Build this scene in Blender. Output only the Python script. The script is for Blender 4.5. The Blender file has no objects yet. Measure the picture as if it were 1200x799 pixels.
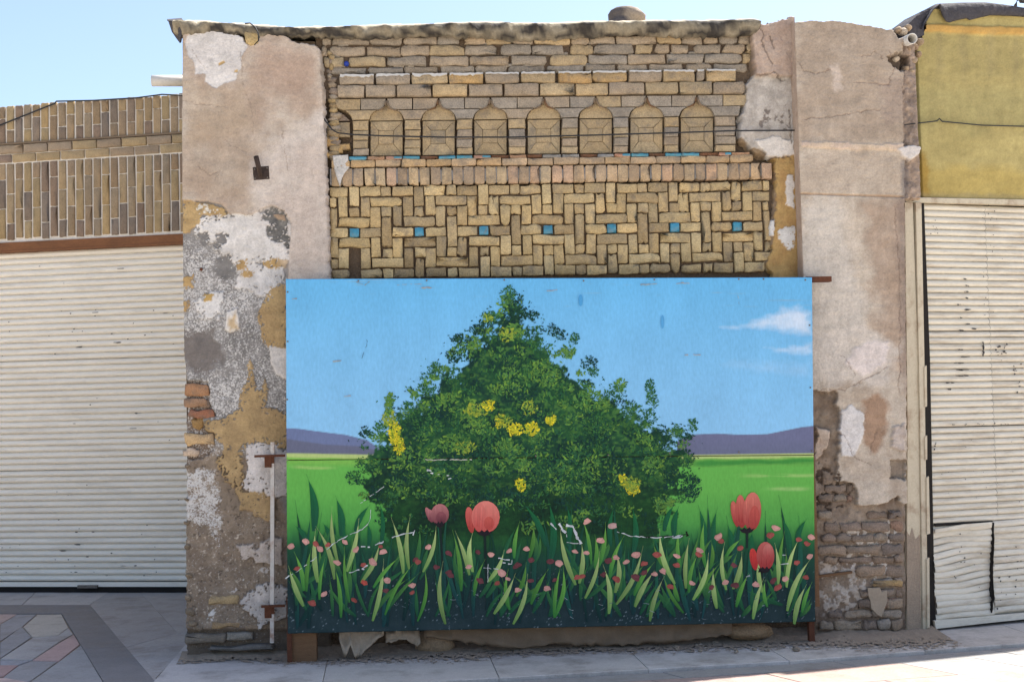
import bpy, math, random
import numpy as np
from mathutils import Vector
random.seed(7)
SC = bpy.context.scene
COL = SC.collection
R_ = math.radians

# ------------------------------------------------------------------ camera
FOC, PW, PH = 1548.0, 1200, 799                       # calibrated on the facade
YAW, PITCH, ROLL = R_(4.2), math.atan(80 / FOC), 0.024
dv = np.array([math.sin(YAW) * math.cos(PITCH), math.cos(YAW) * math.cos(PITCH), math.sin(PITCH)])
r0 = np.array([math.cos(YAW), -math.sin(YAW), 0.0]); u0 = np.cross(r0, dv)
CR = math.cos(ROLL) * r0 - math.sin(ROLL) * u0
CU = math.sin(ROLL) * r0 + math.cos(ROLL) * u0
CP = np.array([-9 * math.tan(YAW), -9.0, 1.6])
cam_d = bpy.data.cameras.new('camera'); cam = bpy.data.objects.new('camera', cam_d); COL.objects.link(cam)
cam_d.sensor_width = 36; cam_d.lens = 36 * FOC / PW; cam_d.clip_end = 800; cam_d.clip_start = 0.05
from mathutils import Matrix
cam.matrix_world = Matrix(((CR[0], CU[0], -dv[0], CP[0]), (CR[1], CU[1], -dv[1], CP[1]), (CR[2], CU[2], -dv[2], CP[2]), (0, 0, 0, 1)))
SC.camera = cam

# ------------------------------------------------------------------ sky, sun, exposure
SUN = Vector((0.50, 0.285, 1.0)).normalized()          # towards the sun: high, behind the house
wd = bpy.data.worlds.new('World'); SC.world = wd; wd.use_nodes = True
wn = wd.node_tree.nodes; wn.clear()
sky = wn.new('ShaderNodeTexSky'); sky.sky_type = 'NISHITA'; sky.sun_disc = False
sky.sun_elevation = math.asin(SUN.z); sky.sun_rotation = math.atan2(SUN.x, SUN.y)
sky.air_density = 1.0; sky.dust_density = 4.5; sky.ozone_density = 1.0; sky.altitude = 1000
bg = wn.new('ShaderNodeBackground'); bg.inputs[1].default_value = 0.10
wo = wn.new('ShaderNodeOutputWorld')
wd.node_tree.links.new(sky.outputs[0], bg.inputs[0]); wd.node_tree.links.new(bg.outputs[0], wo.inputs[0])
sl = bpy.data.lights.new('sun', 'SUN'); sl.energy = 5.0; sl.angle = R_(0.53); sl.color = (1, .95, .87)
so = bpy.data.objects.new('sun', sl); COL.objects.link(so); so.location = (4, 6, 14)
so.rotation_euler = (-SUN).to_track_quat('-Z', 'Y').to_euler()
vs = SC.view_settings; vs.view_transform = 'Standard'; vs.look = 'None'; vs.gamma = 1; vs.use_curve_mapping = False
vs.exposure = 1.45

# ------------------------------------------------------------------ pixel <-> place (rays onto real planes)
def ray(px, py): return dv * FOC + CR * (px - PW / 2) - CU * (py - PH / 2)
def onY(px, py, Y=0.0):
    v = ray(px, py); return CP + v * ((Y - CP[1]) / v[1])
def onZ(px, py, Z=0.0):
    v = ray(px, py); return CP + v * ((Z - CP[2]) / v[2])
def proj(P):
    q = P - CP; z = q @ dv
    return PW / 2 + FOC * (q @ CR) / z, PH / 2 - FOC * (q @ CU) / z
class Frame:                                          # a vertical wall plane: s along it, z up, n outwards
    def __init__(s, x, y, ang):
        s.o = np.array([x, y, 0.0]); s.ang = ang
        s.u = np.array([math.cos(ang), math.sin(ang), 0]); s.n = np.array([math.sin(ang), -math.cos(ang), 0])
    def loc(s, px, py, off=0.0):
        v = ray(px, py); t = ((s.o + s.n * off - CP) @ s.n) / (v @ s.n); P = CP + v * t
        return float((P - s.o) @ s.u), float(P[2])
    def w(s, a, z, off=0.0): return s.o + s.u * a + np.array([0, 0, z]) + s.n * off
FM = Frame(0, 0, 0)                                   # brick panel of the old house
FP = Frame(0, -.05, 0)                                # left pillar face
FQ = Frame(0, -.14, 0)                                # right pillar face
FB = Frame(0, -.32, 0)                                # painted board
a_ = np.array([-2.9, 3.35]); b_ = np.array([-4.45, 3.75])
FL = Frame(-2.9, 3.35, math.atan2(a_[1] - b_[1], a_[0] - b_[0]))
FR = Frame(2.88, 0.0, math.atan(.27))
DX, DY = math.cos(FR.ang), math.sin(FR.ang)

# ------------------------------------------------------------------ numpy noise
_T = np.random.RandomState(3).rand(256, 256)
def vn(x, y, s=0):
    xi = np.floor(x).astype(int); yi = np.floor(y).astype(int); fx = x - xi; fy = y - yi
    fx = fx * fx * (3 - 2 * fx); fy = fy * fy * (3 - 2 * fy); xi += s * 37; yi += s * 71
    g = lambda a, b: _T[(xi + a) & 255, (yi + b) & 255]
    return (g(0, 0) * (1 - fx) + g(1, 0) * fx) * (1 - fy) + (g(0, 1) * (1 - fx) + g(1, 1) * fx) * fy
def fbm(x, y, s=0, o=4):
    r = 0; a = .5; t = 0
    for k in range(o):
        r = r + a * vn(x * 2 ** k, y * 2 ** k, s + k * 5); t += a; a *= .55
    return r / t
def lin(c, k=1.0):
    c = np.array(c, float) / 255.0
    return np.where(c <= .04045, c / 12.92, ((c + .055) / 1.055) ** 2.4) * k
ALB = 0.80
def A(*c): return lin(c, ALB)
def sdist(px, py, poly):                              # signed distance to polygon, positive inside
    n = len(poly); d = np.full(px.shape, 1e9); ins = np.zeros(px.shape, bool)
    for i in range(n):
        ax, ay = poly[i]; bx, by = poly[(i + 1) % n]; ex, ey = bx - ax, by - ay
        t = np.clip(((px - ax) * ex + (py - ay) * ey) / (ex * ex + ey * ey + 1e-9), 0, 1)
        d = np.minimum(d, np.hypot(px - ax - t * ex, py - ay - t * ey))
        if abs(ey) > 1e-9:
            c = ((ay > py) != (by > py)) & (px < ex * (py - ay) / ey + ax); ins ^= c
    return np.where(ins, d, -d)
def ldist(px, py, pts):
    d = np.full(px.shape, 1e9)
    for (ax, ay), (bx, by) in zip(pts, pts[1:]):
        ex, ey = bx - ax, by - ay
        t = np.clip(((px - ax) * ex + (py - ay) * ey) / (ex * ex + ey * ey + 1e-9), 0, 1)
        d = np.minimum(d, np.hypot(px - ax - t * ex, py - ay - t * ey))
    return d

# ------------------------------------------------------------------ materials
def mat(name, base=None, src='rgb', rough=.9, var=.25, vscale=6., fine=60., bump=.4, bscale=90., spec=.25, bdist=.006,
        metal=0., dirt=None, dirt_amt=.0, dirt_scale=3., stretch=(1, 1, 1), coord='Object', specks=None, rand=False, pits=0., pit_scale=150., gain=1.):
    m = bpy.data.materials.new(name); m.use_nodes = True; nt = m.node_tree; N = nt.nodes; L = nt.links
    b = N['Principled BSDF']; b.inputs['Roughness'].default_value = rough; b.inputs['Metallic'].default_value = metal
    b.inputs['Specular IOR Level'].default_value = spec
    tc = N.new('ShaderNodeTexCoord'); mp = N.new('ShaderNodeMapping'); L.new(tc.outputs[coord], mp.inputs[0])
    mp.inputs['Scale'].default_value = stretch
    if src == 'obj':
        oi = N.new('ShaderNodeObjectInfo'); c = oi.outputs['Color']
        vm = N.new('ShaderNodeMath'); vm.operation = 'MULTIPLY'; vm.inputs[1].default_value = 37.0
        L.new(oi.outputs['Random'], vm.inputs[0]); cb = N.new('ShaderNodeCombineXYZ')
        for i in range(3): L.new(vm.outputs[0], cb.inputs[i])
        L.new(cb.outputs[0], mp.inputs['Location'])
    elif rand:
        oi = N.new('ShaderNodeObjectInfo'); cb = N.new('ShaderNodeCombineXYZ'); vm = N.new('ShaderNodeMath'); vm.operation = 'MULTIPLY'; vm.inputs[1].default_value = 61.0
        L.new(oi.outputs['Random'], vm.inputs[0])
        for i in range(3): L.new(vm.outputs[0], cb.inputs[i])
        L.new(cb.outputs[0], mp.inputs['Location']); rg = N.new('ShaderNodeRGB'); rg.outputs[0].default_value = (*base, 1); c = rg.outputs[0]
    elif src == 'vc':
        at = N.new('ShaderNodeAttribute'); at.attribute_name = 'Col'; c = at.outputs['Color']
    else:
        rg = N.new('ShaderNodeRGB'); rg.outputs[0].default_value = (*base, 1); c = rg.outputs[0]
    n1 = N.new('ShaderNodeTexNoise'); n1.inputs['Scale'].default_value = vscale; n1.inputs['Detail'].default_value = 6
    n1.inputs['Roughness'].default_value = .65; L.new(mp.outputs[0], n1.inputs['Vector'])
    n2 = N.new('ShaderNodeTexNoise'); n2.inputs['Scale'].default_value = fine; n2.inputs['Detail'].default_value = 3
    L.new(mp.outputs[0], n2.inputs['Vector'])
    ad = N.new('ShaderNodeMath'); ad.operation = 'ADD'; L.new(n1.outputs[0], ad.inputs[0]); L.new(n2.outputs[0], ad.inputs[1])
    mr = N.new('ShaderNodeMapRange'); mr.inputs[1].default_value = .6; mr.inputs[2].default_value = 1.4
    mr.inputs[3].default_value = gain * (1 - var); mr.inputs[4].default_value = gain * (1 + var); L.new(ad.outputs[0], mr.inputs[0])
    vm2 = N.new('ShaderNodeVectorMath'); vm2.operation = 'SCALE'; L.new(c, vm2.inputs[0]); L.new(mr.outputs[0], vm2.inputs['Scale'])
    out = vm2.outputs[0]
    if dirt is not None:
        n3 = N.new('ShaderNodeTexNoise'); n3.inputs['Scale'].default_value = dirt_scale; n3.inputs['Detail'].default_value = 9
        n3.inputs['Roughness'].default_value = .7; L.new(mp.outputs[0], n3.inputs['Vector'])
        r3 = N.new('ShaderNodeMapRange'); r3.inputs[1].default_value = .5; r3.inputs[2].default_value = .68
        r3.inputs[3].default_value = 0; r3.inputs[4].default_value = dirt_amt; L.new(n3.outputs[0], r3.inputs[0])
        mx = N.new('ShaderNodeMix'); mx.data_type = 'RGBA'; L.new(r3.outputs[0], mx.inputs[0]); L.new(out, mx.inputs[6])
        mx.inputs[7].default_value = (*dirt, 1); out = mx.outputs[2]
    if pits:
        n6 = N.new('ShaderNodeTexNoise'); n6.inputs['Scale'].default_value = pit_scale; n6.inputs['Detail'].default_value = 4; n6.inputs['Roughness'].default_value = .75; L.new(mp.outputs[0], n6.inputs['Vector'])
        r6 = N.new('ShaderNodeMapRange'); r6.inputs[1].default_value = .30; r6.inputs[2].default_value = .44; r6.inputs[3].default_value = 1 - pits; r6.inputs[4].default_value = 1; L.new(n6.outputs[0], r6.inputs[0])
        r7 = N.new('ShaderNodeMapRange'); r7.inputs[1].default_value = .60; r7.inputs[2].default_value = .74; r7.inputs[3].default_value = 1; r7.inputs[4].default_value = 1 + pits * .8; L.new(n6.outputs[0], r7.inputs[0])
        m6 = N.new('ShaderNodeMath'); m6.operation = 'MULTIPLY'; L.new(r6.outputs[0], m6.inputs[0]); L.new(r7.outputs[0], m6.inputs[1])
        v6 = N.new('ShaderNodeVectorMath'); v6.operation = 'SCALE'; L.new(out, v6.inputs[0]); L.new(m6.outputs[0], v6.inputs['Scale']); out = v6.outputs[0]
    if specks is not None:
        ns = N.new('ShaderNodeTexNoise'); ns.inputs['Scale'].default_value = 85; ns.inputs['Detail'].default_value = 4; ns.inputs['Roughness'].default_value = .7
        L.new(mp.outputs[0], ns.inputs['Vector']); a1 = N.new('ShaderNodeMath'); a1.operation = 'MULTIPLY_ADD'; L.new(at.outputs['Alpha'], a1.inputs[0]); a1.inputs[1].default_value = .42; L.new(ns.outputs[0], a1.inputs[2])
        r5 = N.new('ShaderNodeMapRange'); r5.inputs[1].default_value = .63; r5.inputs[2].default_value = .80; L.new(a1.outputs[0], r5.inputs[0])
        gt = N.new('ShaderNodeMath'); gt.operation = 'GREATER_THAN'; gt.inputs[1].default_value = .02; L.new(at.outputs['Alpha'], gt.inputs[0])
        m5 = N.new('ShaderNodeMath'); m5.operation = 'MULTIPLY'; L.new(r5.outputs[0], m5.inputs[0]); L.new(gt.outputs[0], m5.inputs[1])
        mx5 = N.new('ShaderNodeMix'); mx5.data_type = 'RGBA'; L.new(m5.outputs[0], mx5.inputs[0]); L.new(out, mx5.inputs[6]); mx5.inputs[7].default_value = (*specks, 1); out = mx5.outputs[2]
    L.new(out, b.inputs['Base Color'])
    if bump:
        n4 = N.new('ShaderNodeTexNoise'); n4.inputs['Scale'].default_value = bscale; n4.inputs['Detail'].default_value = 5
        L.new(mp.outputs[0], n4.inputs['Vector']); bp = N.new('ShaderNodeBump'); bp.inputs['Strength'].default_value = bump
        bp.inputs['Distance'].default_value = bdist; L.new(n4.outputs[0], bp.inputs['Height']); L.new(bp.outputs[0], b.inputs['Normal'])
    return m
M = {}
M['plaster'] = mat('plaster', src='vc', var=.20, vscale=11, fine=110, bump=.8, bscale=48, bdist=.009, specks=A(214, 210, 205), pits=.16, pit_scale=70)
M['mortar'] = mat('mortar', A(104, 88, 72), var=.35, vscale=14, fine=90, bump=.9, bscale=60, bdist=.015)
M['brick'] = mat('brick', src='obj', var=.34, vscale=15, fine=120, bump=.9, bscale=75, bdist=.008, dirt=A(122, 114, 104), dirt_amt=.65, dirt_scale=11, pits=.42, pit_scale=95, gain=1.27)
M['shopbrick'] = mat('shopbrick', src='obj', var=.30, vscale=14, fine=110, bump=.5, bscale=90, rough=.85, pits=.3, pit_scale=80, gain=1.2)
M['shopmortar'] = mat('shopmortar', lin((214, 206, 194)), var=.18, vscale=8, fine=70, bump=.6, bscale=60)
M['glaze'] = mat('glaze', src='obj', rough=.35, var=.25, vscale=25, bump=.2, spec=.5, dirt=A(120, 105, 90), dirt_amt=.7, dirt_scale=28)
M['paint'] = mat('mural_paint', src='vc', rough=.6, var=.13, vscale=4, fine=70, pits=.10, pit_scale=120, bump=.3, bscale=160, spec=.12, bdist=.003, stretch=(1, 1, .35))
M['cream'] = mat('cream_paint', lin((228, 221, 207)), rough=.55, var=.08, vscale=4, fine=50, bump=.06, bscale=30, spec=.35, rand=True,
                 dirt=A(176, 164, 146), dirt_amt=.3, dirt_scale=3.2, stretch=(.5, 1, 3))
M['cream2'] = mat('cream_paint_worn', lin((206, 199, 183)), rough=.6, rand=True, var=.12, vscale=6, fine=60, bump=.15, bscale=40, spec=.3,
                  dirt=A(150, 128, 100), dirt_amt=.55, dirt_scale=4.5, stretch=(.5, 1, 3))
M['jamb'] = mat('jamb_paint', A(205, 193, 168), rough=.65, var=.12, vscale=9, fine=60, bump=.25, bscale=45, dirt=A(128, 88, 58), dirt_amt=.6, dirt_scale=6)
M['rust'] = mat('rust', A(98, 60, 42), rough=.85, var=.4, vscale=18, fine=140, bump=.5, bscale=120)
M['lintel'] = mat('lintel_paint', A(134, 88, 54), rough=.6, var=.3, vscale=7, fine=60, bump=.2, dirt=A(88, 58, 38), dirt_amt=.5, dirt_scale=5, stretch=(.6, 1, 2.5))
M['chip'] = mat('bare_steel', A(62, 60, 60), rough=.7, var=.3, bump=.2)
M['dark'] = mat('dark_gap', A(40, 36, 33), rough=.9, var=.3)
M['yellow'] = mat('yellow_render', src='vc', pits=.12, pit_scale=60, var=.16, vscale=5, fine=90, bump=.3, bscale=60)
M['felt'] = mat('roof_felt', A(72, 70, 74), rough=.85, var=.35, vscale=8, fine=60, bump=.8, bscale=25, bdist=.02)
M['cap'] = mat('roof_cap', src='vc', var=.25, vscale=10, fine=70, bump=.7, bscale=30, bdist=.012)
M['stone'] = mat('paving_stone', src='obj', rough=.7, var=.16, vscale=5, fine=90, bump=.2, bscale=120, dirt=A(134, 124, 114), dirt_amt=.6, dirt_scale=3.2, pits=.2, pit_scale=40)
M['ground'] = mat('ground_stone', lin((196, 186, 172)), rough=.85, var=.2, vscale=1.5, fine=40, bump=.3, bscale=60)
M['dust'] = mat('dust', A(158, 142, 124), rough=.95, var=.25, vscale=10, fine=90, bump=.8, bscale=50)
M['pvc'] = mat('pvc', A(212, 208, 200), rough=.5, var=.1, vscale=8, bump=.1)
M['cable'] = mat('cable', A(50, 50, 52), rough=.6, var=.1, bump=0)
M['iron'] = mat('dark_iron', A(66, 54, 48), rough=.8, var=.4, vscale=18, bump=.4)
M['steel'] = mat('dull_steel', A(120, 112, 104), rough=.6, var=.3, vscale=20, bump=.2, metal=.3)
M['white_metal'] = mat('white_bar', A(214, 208, 200), rough=.55, var=.1, vscale=9, bump=.15, dirt=A(150, 92, 52), dirt_amt=.8, dirt_scale=7)
M['wood'] = mat('wood', A(122, 92, 66), rough=.85, var=.3, vscale=10, fine=90, bump=.4, stretch=(1, 1, 6))
M['cloth'] = mat('sackcloth', A(130, 112, 92), rough=.95, var=.18, vscale=9, fine=160, bump=.3, bscale=30)
M['card'] = mat('cardboard', A(172, 156, 136), rough=.9, var=.15, vscale=8, bump=.2)
M['rock'] = mat('rubble_stone', src='obj', pits=.4, pit_scale=60, var=.36, vscale=14, fine=110, bump=.8, bscale=60, bdist=.01)
M['blue'] = mat('blue_plastic', A(35, 60, 150), rough=.4, var=.1, bump=0)
M['roofmud'] = mat('roof_mud', A(165, 150, 128), var=.2, bump=.5)

# ------------------------------------------------------------------ object helpers
WP = {}                                               # world position of unrotated parents
def link(o, parent=None, loc=(0, 0, 0)):
    COL.objects.link(o); loc = np.array(loc, float)
    if parent is not None: o.parent = parent; o.location = loc - WP[parent.name]
    else: o.location = loc
    WP[o.name] = loc
    return o
def tag(o, label=None, cat=None, group=None, kind=None):
    for k, v in (('label', label), ('category', cat), ('group', group), ('kind', kind)):
        if v: o[k] = v
    return o
def empty(name, loc, label, cat, group=None):
    o = bpy.data.objects.new(name, None); o.empty_display_size = .2
    return tag(link(o, None, loc), label, cat, group)
def mesh(name, V, F, m, smooth=True):
    me = bpy.data.meshes.new(name); me.from_pydata([tuple(map(float, v)) for v in V], [], F)
    me.materials.append(m)
    if smooth: me.shade_smooth()
    return me
def obj(name, me, parent=None, loc=(0, 0, 0), rz=0., col=None):
    o = bpy.data.objects.new(name, me); link(o, parent, loc); o.rotation_euler = (0, 0, rz)
    if col is not None: o.color = (*[float(c) for c in col], 1)
    return o
def wmesh(name, V, F, m, parent=None, smooth=True, col=None, origin=None):   # vertices given in world space
    V = np.array(V, float); c = np.array(origin if origin is not None else V.mean(0))
    return obj(name, mesh(name, V - c, F, m, smooth), parent, c, 0, col)
def gridmesh(name, X, Y, Z, m, col=None, parent=None, keep=None, smooth=True):
    nr, nc = X.shape; V = np.stack([X, Y, Z], -1).reshape(-1, 3); c = V.mean(0)
    i = np.arange(nr * nc).reshape(nr, nc)
    q = np.stack([i[:-1, :-1], i[:-1, 1:], i[1:, 1:], i[1:, :-1]], -1).reshape(-1, 4)
    if keep is not None: q = q[keep.reshape(-1)]
    me = bpy.data.meshes.new(name); me.vertices.add(len(V)); me.vertices.foreach_set('co', (V - c).ravel().astype(np.float32))
    me.loops.add(q.size); me.loops.foreach_set('vertex_index', q.ravel().astype(np.int32))
    me.polygons.add(len(q)); me.polygons.foreach_set('loop_start', np.arange(0, q.size, 4, dtype=np.int32))
    me.update(calc_edges=True); me.validate()
    if col is not None:
        at = me.attributes.new('Col', 'FLOAT_COLOR', 'POINT')
        cc = np.zeros((len(V), 4), np.float32); cc[:, :col.shape[-1]] = col.reshape(-1, col.shape[-1]); at.data.foreach_set('color', cc.ravel())
    me.materials.append(m)
    if smooth: me.shade_smooth()
    return obj(name, me, parent, c)
def setcol(me, cols):
    at = me.attributes.new('Col', 'FLOAT_COLOR', 'POINT'); cc = np.ones((len(cols), 4), np.float32); cc[:, :3] = cols
    at.data.foreach_set('color', cc.ravel())
def prism(outline, y_front, y_back, bevel=.004, jit=.001, rnd=random, dome=.0):
    """front piece in local (s, depth, z): outline polygon, bevelled front edge; about 5 faces per corner"""
    P = [np.array(p, float) for p in outline]; c = sum(P) / len(P); n = len(P); V = []; F = []
    hw = max(max(abs(p[0] - c[0]) for p in P), 1e-4); hh = max(max(abs(p[1] - c[1]) for p in P), 1e-4)
    kx = max(.2, 1 - bevel / hw); kz = max(.2, 1 - bevel / hh)
    for p in P: V.append((p[0], y_back, p[1]))
    for p in P: V.append((p[0] + rnd.uniform(-jit, jit), y_front + bevel * .8, p[1] + rnd.uniform(-jit, jit)))
    for p in P: V.append((c[0] + (p[0] - c[0]) * kx + rnd.uniform(-jit, jit), y_front + rnd.uniform(-jit, jit), c[1] + (p[1] - c[1]) * kz + rnd.uniform(-jit, jit)))
    V.append((c[0], y_front - dome, c[1]))
    for i in range(n):
        j = (i + 1) % n
        F.append((i, j, n + j, n + i)); F.append((n + i, n + j, 2 * n + j, 2 * n + i)); F.append((2 * n + i, 2 * n + j, 3 * n))
    return V, F
def rect_outline(w, h, r, rnd=random, jit=.0015):
    j = lambda: rnd.uniform(-jit, jit)
    a, b = w / 2, h / 2; r = min(r, a * .6, b * .6)
    q = [r * rnd.choice([.35, .6, 1, 1.9]) for _ in range(4)]; q = [min(v, a * .7, b * .7) for v in q]
    pts = [(-a + q[0], -b), (-a * .3, -b + j()), (a * .35, -b + j()), (a - q[1], -b), (a, -b + q[1]), (a, b - q[2]), (a - q[2], b), (a * .3, b + j()), (-a * .35, b + j()), (-a + q[3], b), (-a, b - q[3]), (-a, -b + q[0])]
    return [(x + j(), z + j()) for x, z in pts]
_bc = {}
def brick(parent, fr, s, z, w, h, col, proud=.0, m='brick', name='brick', rough=1., depth=.07, tilt=0.):
    w = max(w, .012); h = max(h, .012)
    k = (round(w * 50), round(h * 100), m, round(rough), random.randrange(9), round(depth * 50))
    if k not in _bc:
        rw, rh = max(1, k[0]) / 50, max(1, k[1]) / 100; rnd = random.Random(hash(k) & 0xffff)
        V, F = prism(rect_outline(rw, rh, .0045 * rough, rnd, .0024 * rough), 0, depth, .0042 * rough, .0018 * rough, rnd, dome=.0005 * rough)
        _bc[k] = (mesh(name, V, F, M[m]), rw, rh)
    me, rw, rh = _bc[k]
    o = obj(name, me, parent, fr.w(s, z, proud), fr.ang, col); o.scale = (w / rw, 1, h / rh)
    if tilt: o.rotation_euler = (0, tilt, fr.ang)
    return o
def pxbrick(parent, fr, x0, y0, x1, y1, col, proud=0., **k):
    s0, z0 = fr.loc(x0, y1, proud); s1, z1 = fr.loc(x1, y0, proud)
    return brick(parent, fr, (s0 + s1) / 2, (z0 + z1) / 2, s1 - s0, z1 - z0, col, proud, **k)
def pxpoly(name, parent, fr, pts, m, proud=0., depth=.05, bevel=.003, jit=.0006, col=None, smooth=False, dome=0.):
    L = [fr.loc(x, y, proud) for x, y in pts]
    ar = sum(L[i][0] * L[(i + 1) % len(L)][1] - L[(i + 1) % len(L)][0] * L[i][1] for i in range(len(L)))
    if ar < 0: L = L[::-1]
    c = np.mean(L, 0); V, F = prism([(a - c[0], b - c[1]) for a, b in L], 0, depth, bevel, jit, dome=dome)
    return obj(name, mesh(name, V, F, M[m] if isinstance(m, str) else m, smooth), parent, fr.w(c[0], c[1], proud), fr.ang, col)
def tube(name, pts, r, m, parent=None, n=7, caps=True):
    P = [np.array(p, float) for p in pts]; V = []; F = []
    for i, p in enumerate(P):
        t = (P[min(i + 1, len(P) - 1)] - P[max(i - 1, 0)]); t /= np.linalg.norm(t) + 1e-9
        a = np.cross(t, (0, 0, 1) if abs(t[2]) < .9 else (1, 0, 0)); a /= np.linalg.norm(a); b = np.cross(t, a)
        rr = r[i] if isinstance(r, (list, tuple)) else r
        for k in range(n):
            q = 2 * math.pi * k / n; V.append(p + rr * (math.cos(q) * a + math.sin(q) * b))
    for i in range(len(P) - 1):
        for k in range(n): F.append((i * n + k, i * n + (k + 1) % n, (i + 1) * n + (k + 1) % n, (i + 1) * n + k))
    if caps: F.append(tuple(range(n))[::-1]); F.append(tuple(range((len(P) - 1) * n, len(P) * n)))
    return wmesh(name, V, F, M[m], parent)
def box(name, lo, hi, m, parent=None, col=None, bev=0.):
    x0, y0, z0 = lo; x1, y1, z1 = hi
    V = [(x0, y0, z0), (x1, y0, z0), (x1, y1, z0), (x0, y1, z0), (x0, y0, z1), (x1, y0, z1), (x1, y1, z1), (x0, y1, z1)]
    F = [(0, 3, 2, 1), (4, 5, 6, 7), (0, 1, 5, 4), (1, 2, 6, 5), (2, 3, 7, 6), (3, 0, 4, 7)]
    return wmesh(name, V, F, M[m], parent, False, col)
def lump(name, c, r, m, parent=None, col=None, seed=0, n=2, amp=.25):
    import bmesh
    bm = bmesh.new(); bmesh.ops.create_icosphere(bm, subdivisions=n, radius=1)
    rs = np.random.RandomState(seed); k = rs.rand(3, 3) * 3 + .8; ph = rs.rand(3) * 6
    for v in bm.verts:
        d = sum(math.sin(v.co.x * k[i][0] + v.co.y * k[i][1] + v.co.z * k[i][2] + ph[i]) for i in range(3)) / 3
        v.co *= 1 + amp * d + rs.uniform(-.06, .06); v.co = Vector((v.co.x * r[0], v.co.y * r[1], v.co.z * r[2]))
    me = bpy.data.meshes.new(name); bm.to_mesh(me); bm.free(); me.materials.append(M[m]); me.shade_smooth()
    return obj(name, me, parent, c, 0, col)
def vary(c, a=.14, hue=.03):
    k = random.uniform(1 - a, 1 + a); c = np.array(c) * k; t = random.uniform(-hue, hue)
    return np.clip(c * (1 + np.array([t, 0, -1.6 * t])), 0, .95)

# ------------------------------------------------------------------ relief painter: plaster coats with real thickness
class Relief:
    def __init__(s, fr, x0, x1, z0, z1, res):
        nx = int((x1 - x0) / res) + 1; nz = int((z1 - z0) / res) + 1
        s.X, s.Z = np.meshgrid(np.linspace(x0, x1, nx), np.linspace(z0, z1, nz)); s.fr = fr
        P = fr.o + s.X[..., None] * fr.u + s.Z[..., None] * np.array([0, 0, 1.]); s.px, s.py = proj(P)
        s.h = np.zeros(s.X.shape); s.c = np.zeros(s.X.shape + (3,)); s.a = np.zeros(s.X.shape)
    def n(s, sc, seed, o=4): return fbm(s.px / sc, s.py / sc, seed, o)
    def base(s, c, c2, sc, seed, h=0., rough=.004):
        t = s.n(sc, seed)[..., None]; t = np.clip((t - .3) / .4, 0, 1)
        s.c = A(*c) * (1 - t) + A(*c2) * t; s.h = h + (s.n(sc * .6, seed + 9) - .5) * rough
    def lay(s, poly, c, h, c2=None, amp=6., nsc=9., seed=0, flake=0., fsc=2.2, sc=14., soft=1.0, rough=.0015, add=False, sp=0.):
        sd = (sdist(s.px, s.py, poly) if isinstance(poly, list) else poly) + (fbm(s.px / nsc, s.py / nsc, seed, 4) - .5) * amp * 2
        if flake: sd = sd - np.clip((fbm(s.px / fsc, s.py / fsc, seed + 3, 3) - (1 - flake)) * 40, 0, 60)
        w = np.clip(sd / soft + .5, 0, 1); t = np.clip((s.n(sc, seed + 21) - .3) / .4, 0, 1)[..., None]
        cc = A(*c) * (1 - t) + A(*(c2 or c)) * t
        s.c = s.c * (1 - w[..., None]) + cc * w[..., None]; s.a = s.a * (1 - w) + sp * w
        hh = h * 1.7 + (s.n(sc * .7, seed + 5) - .5) * rough * 1.6
        s.h = s.h * (1 - w) + ((s.h + hh) if add else hh) * w
    def tint(s, poly, c, a, seed=0, amp=5., nsc=10., soft=5.):
        sd = (sdist(s.px, s.py, poly) if isinstance(poly, list) else poly) + (fbm(s.px / nsc, s.py / nsc, seed, 4) - .5) * amp * 2
        w = (np.clip(sd / soft + .5, 0, 1) * a)[..., None]; s.c = s.c * (1 - w) + A(*c) * w
    def speck(s, poly, c, thr, fsc, seed, h=0., amp=8., nsc=12., fade=16.):
        sd = sdist(s.px, s.py, poly) + (fbm(s.px / nsc, s.py / nsc, seed, 4) - .5) * amp * 2
        g = np.clip(sd / fade, 0, 1); v = fbm(s.px / fsc, s.py / fsc, seed + 2, 3)
        w = np.clip((v - (1 - thr * g)) * 14 + .5, 0, 1) * (g > 0)
        s.c = s.c * (1 - w[..., None]) + A(*c) * w[..., None]; s.h = s.h + h * w
    def dust(s, poly, amt, seed, amp=10., nsc=12., fade=14.):            # density of fine lime specks
        sd = sdist(s.px, s.py, poly) + (fbm(s.px / nsc, s.py / nsc, seed, 4) - .5) * amp * 2
        g = np.clip(sd / fade, 0, 1) * (.45 + 1.1 * fbm(s.px / 7, s.py / 7, seed + 3, 4)); s.a = np.maximum(s.a, np.clip(g * amt, 0, 1))
    def crack(s, pts, w=.7, d=.006, c=(95, 80, 70), a=.8, seed=0):
        q = ldist(s.px + (s.n(5, seed) - .5) * 6, s.py + (s.n(5, seed + 4) - .5) * 6, pts)
        k = np.clip(1.3 - q / w, 0, 1); s.h -= d * k; k = (k * a)[..., None]; s.c = s.c * (1 - k) + A(*c) * k
    def build(s, name, m, parent, keep=None):
        s.c = s.c * (1 + .22 * (s.n(2.0, 401, 2) - .5) + .30 * (fbm(s.px / 13, s.py / 6, 402) - .5) + .20 * (fbm(s.px / 5, s.py / 22, 403) - .5))[..., None]
        s.h = s.h + .003 * (s.n(3, 404, 3) - .5) + .004 * (fbm(s.px / 16, s.py / 5, 405) - .5)
        P = s.fr.o + s.X[..., None] * s.fr.u + s.Z[..., None] * np.array([0, 0, 1.]) + s.h[..., None] * s.fr.n
        return gridmesh(name, P[..., 0], P[..., 1], P[..., 2], M[m], np.concatenate([s.c, s.a[..., None]], -1), parent, keep)

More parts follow.
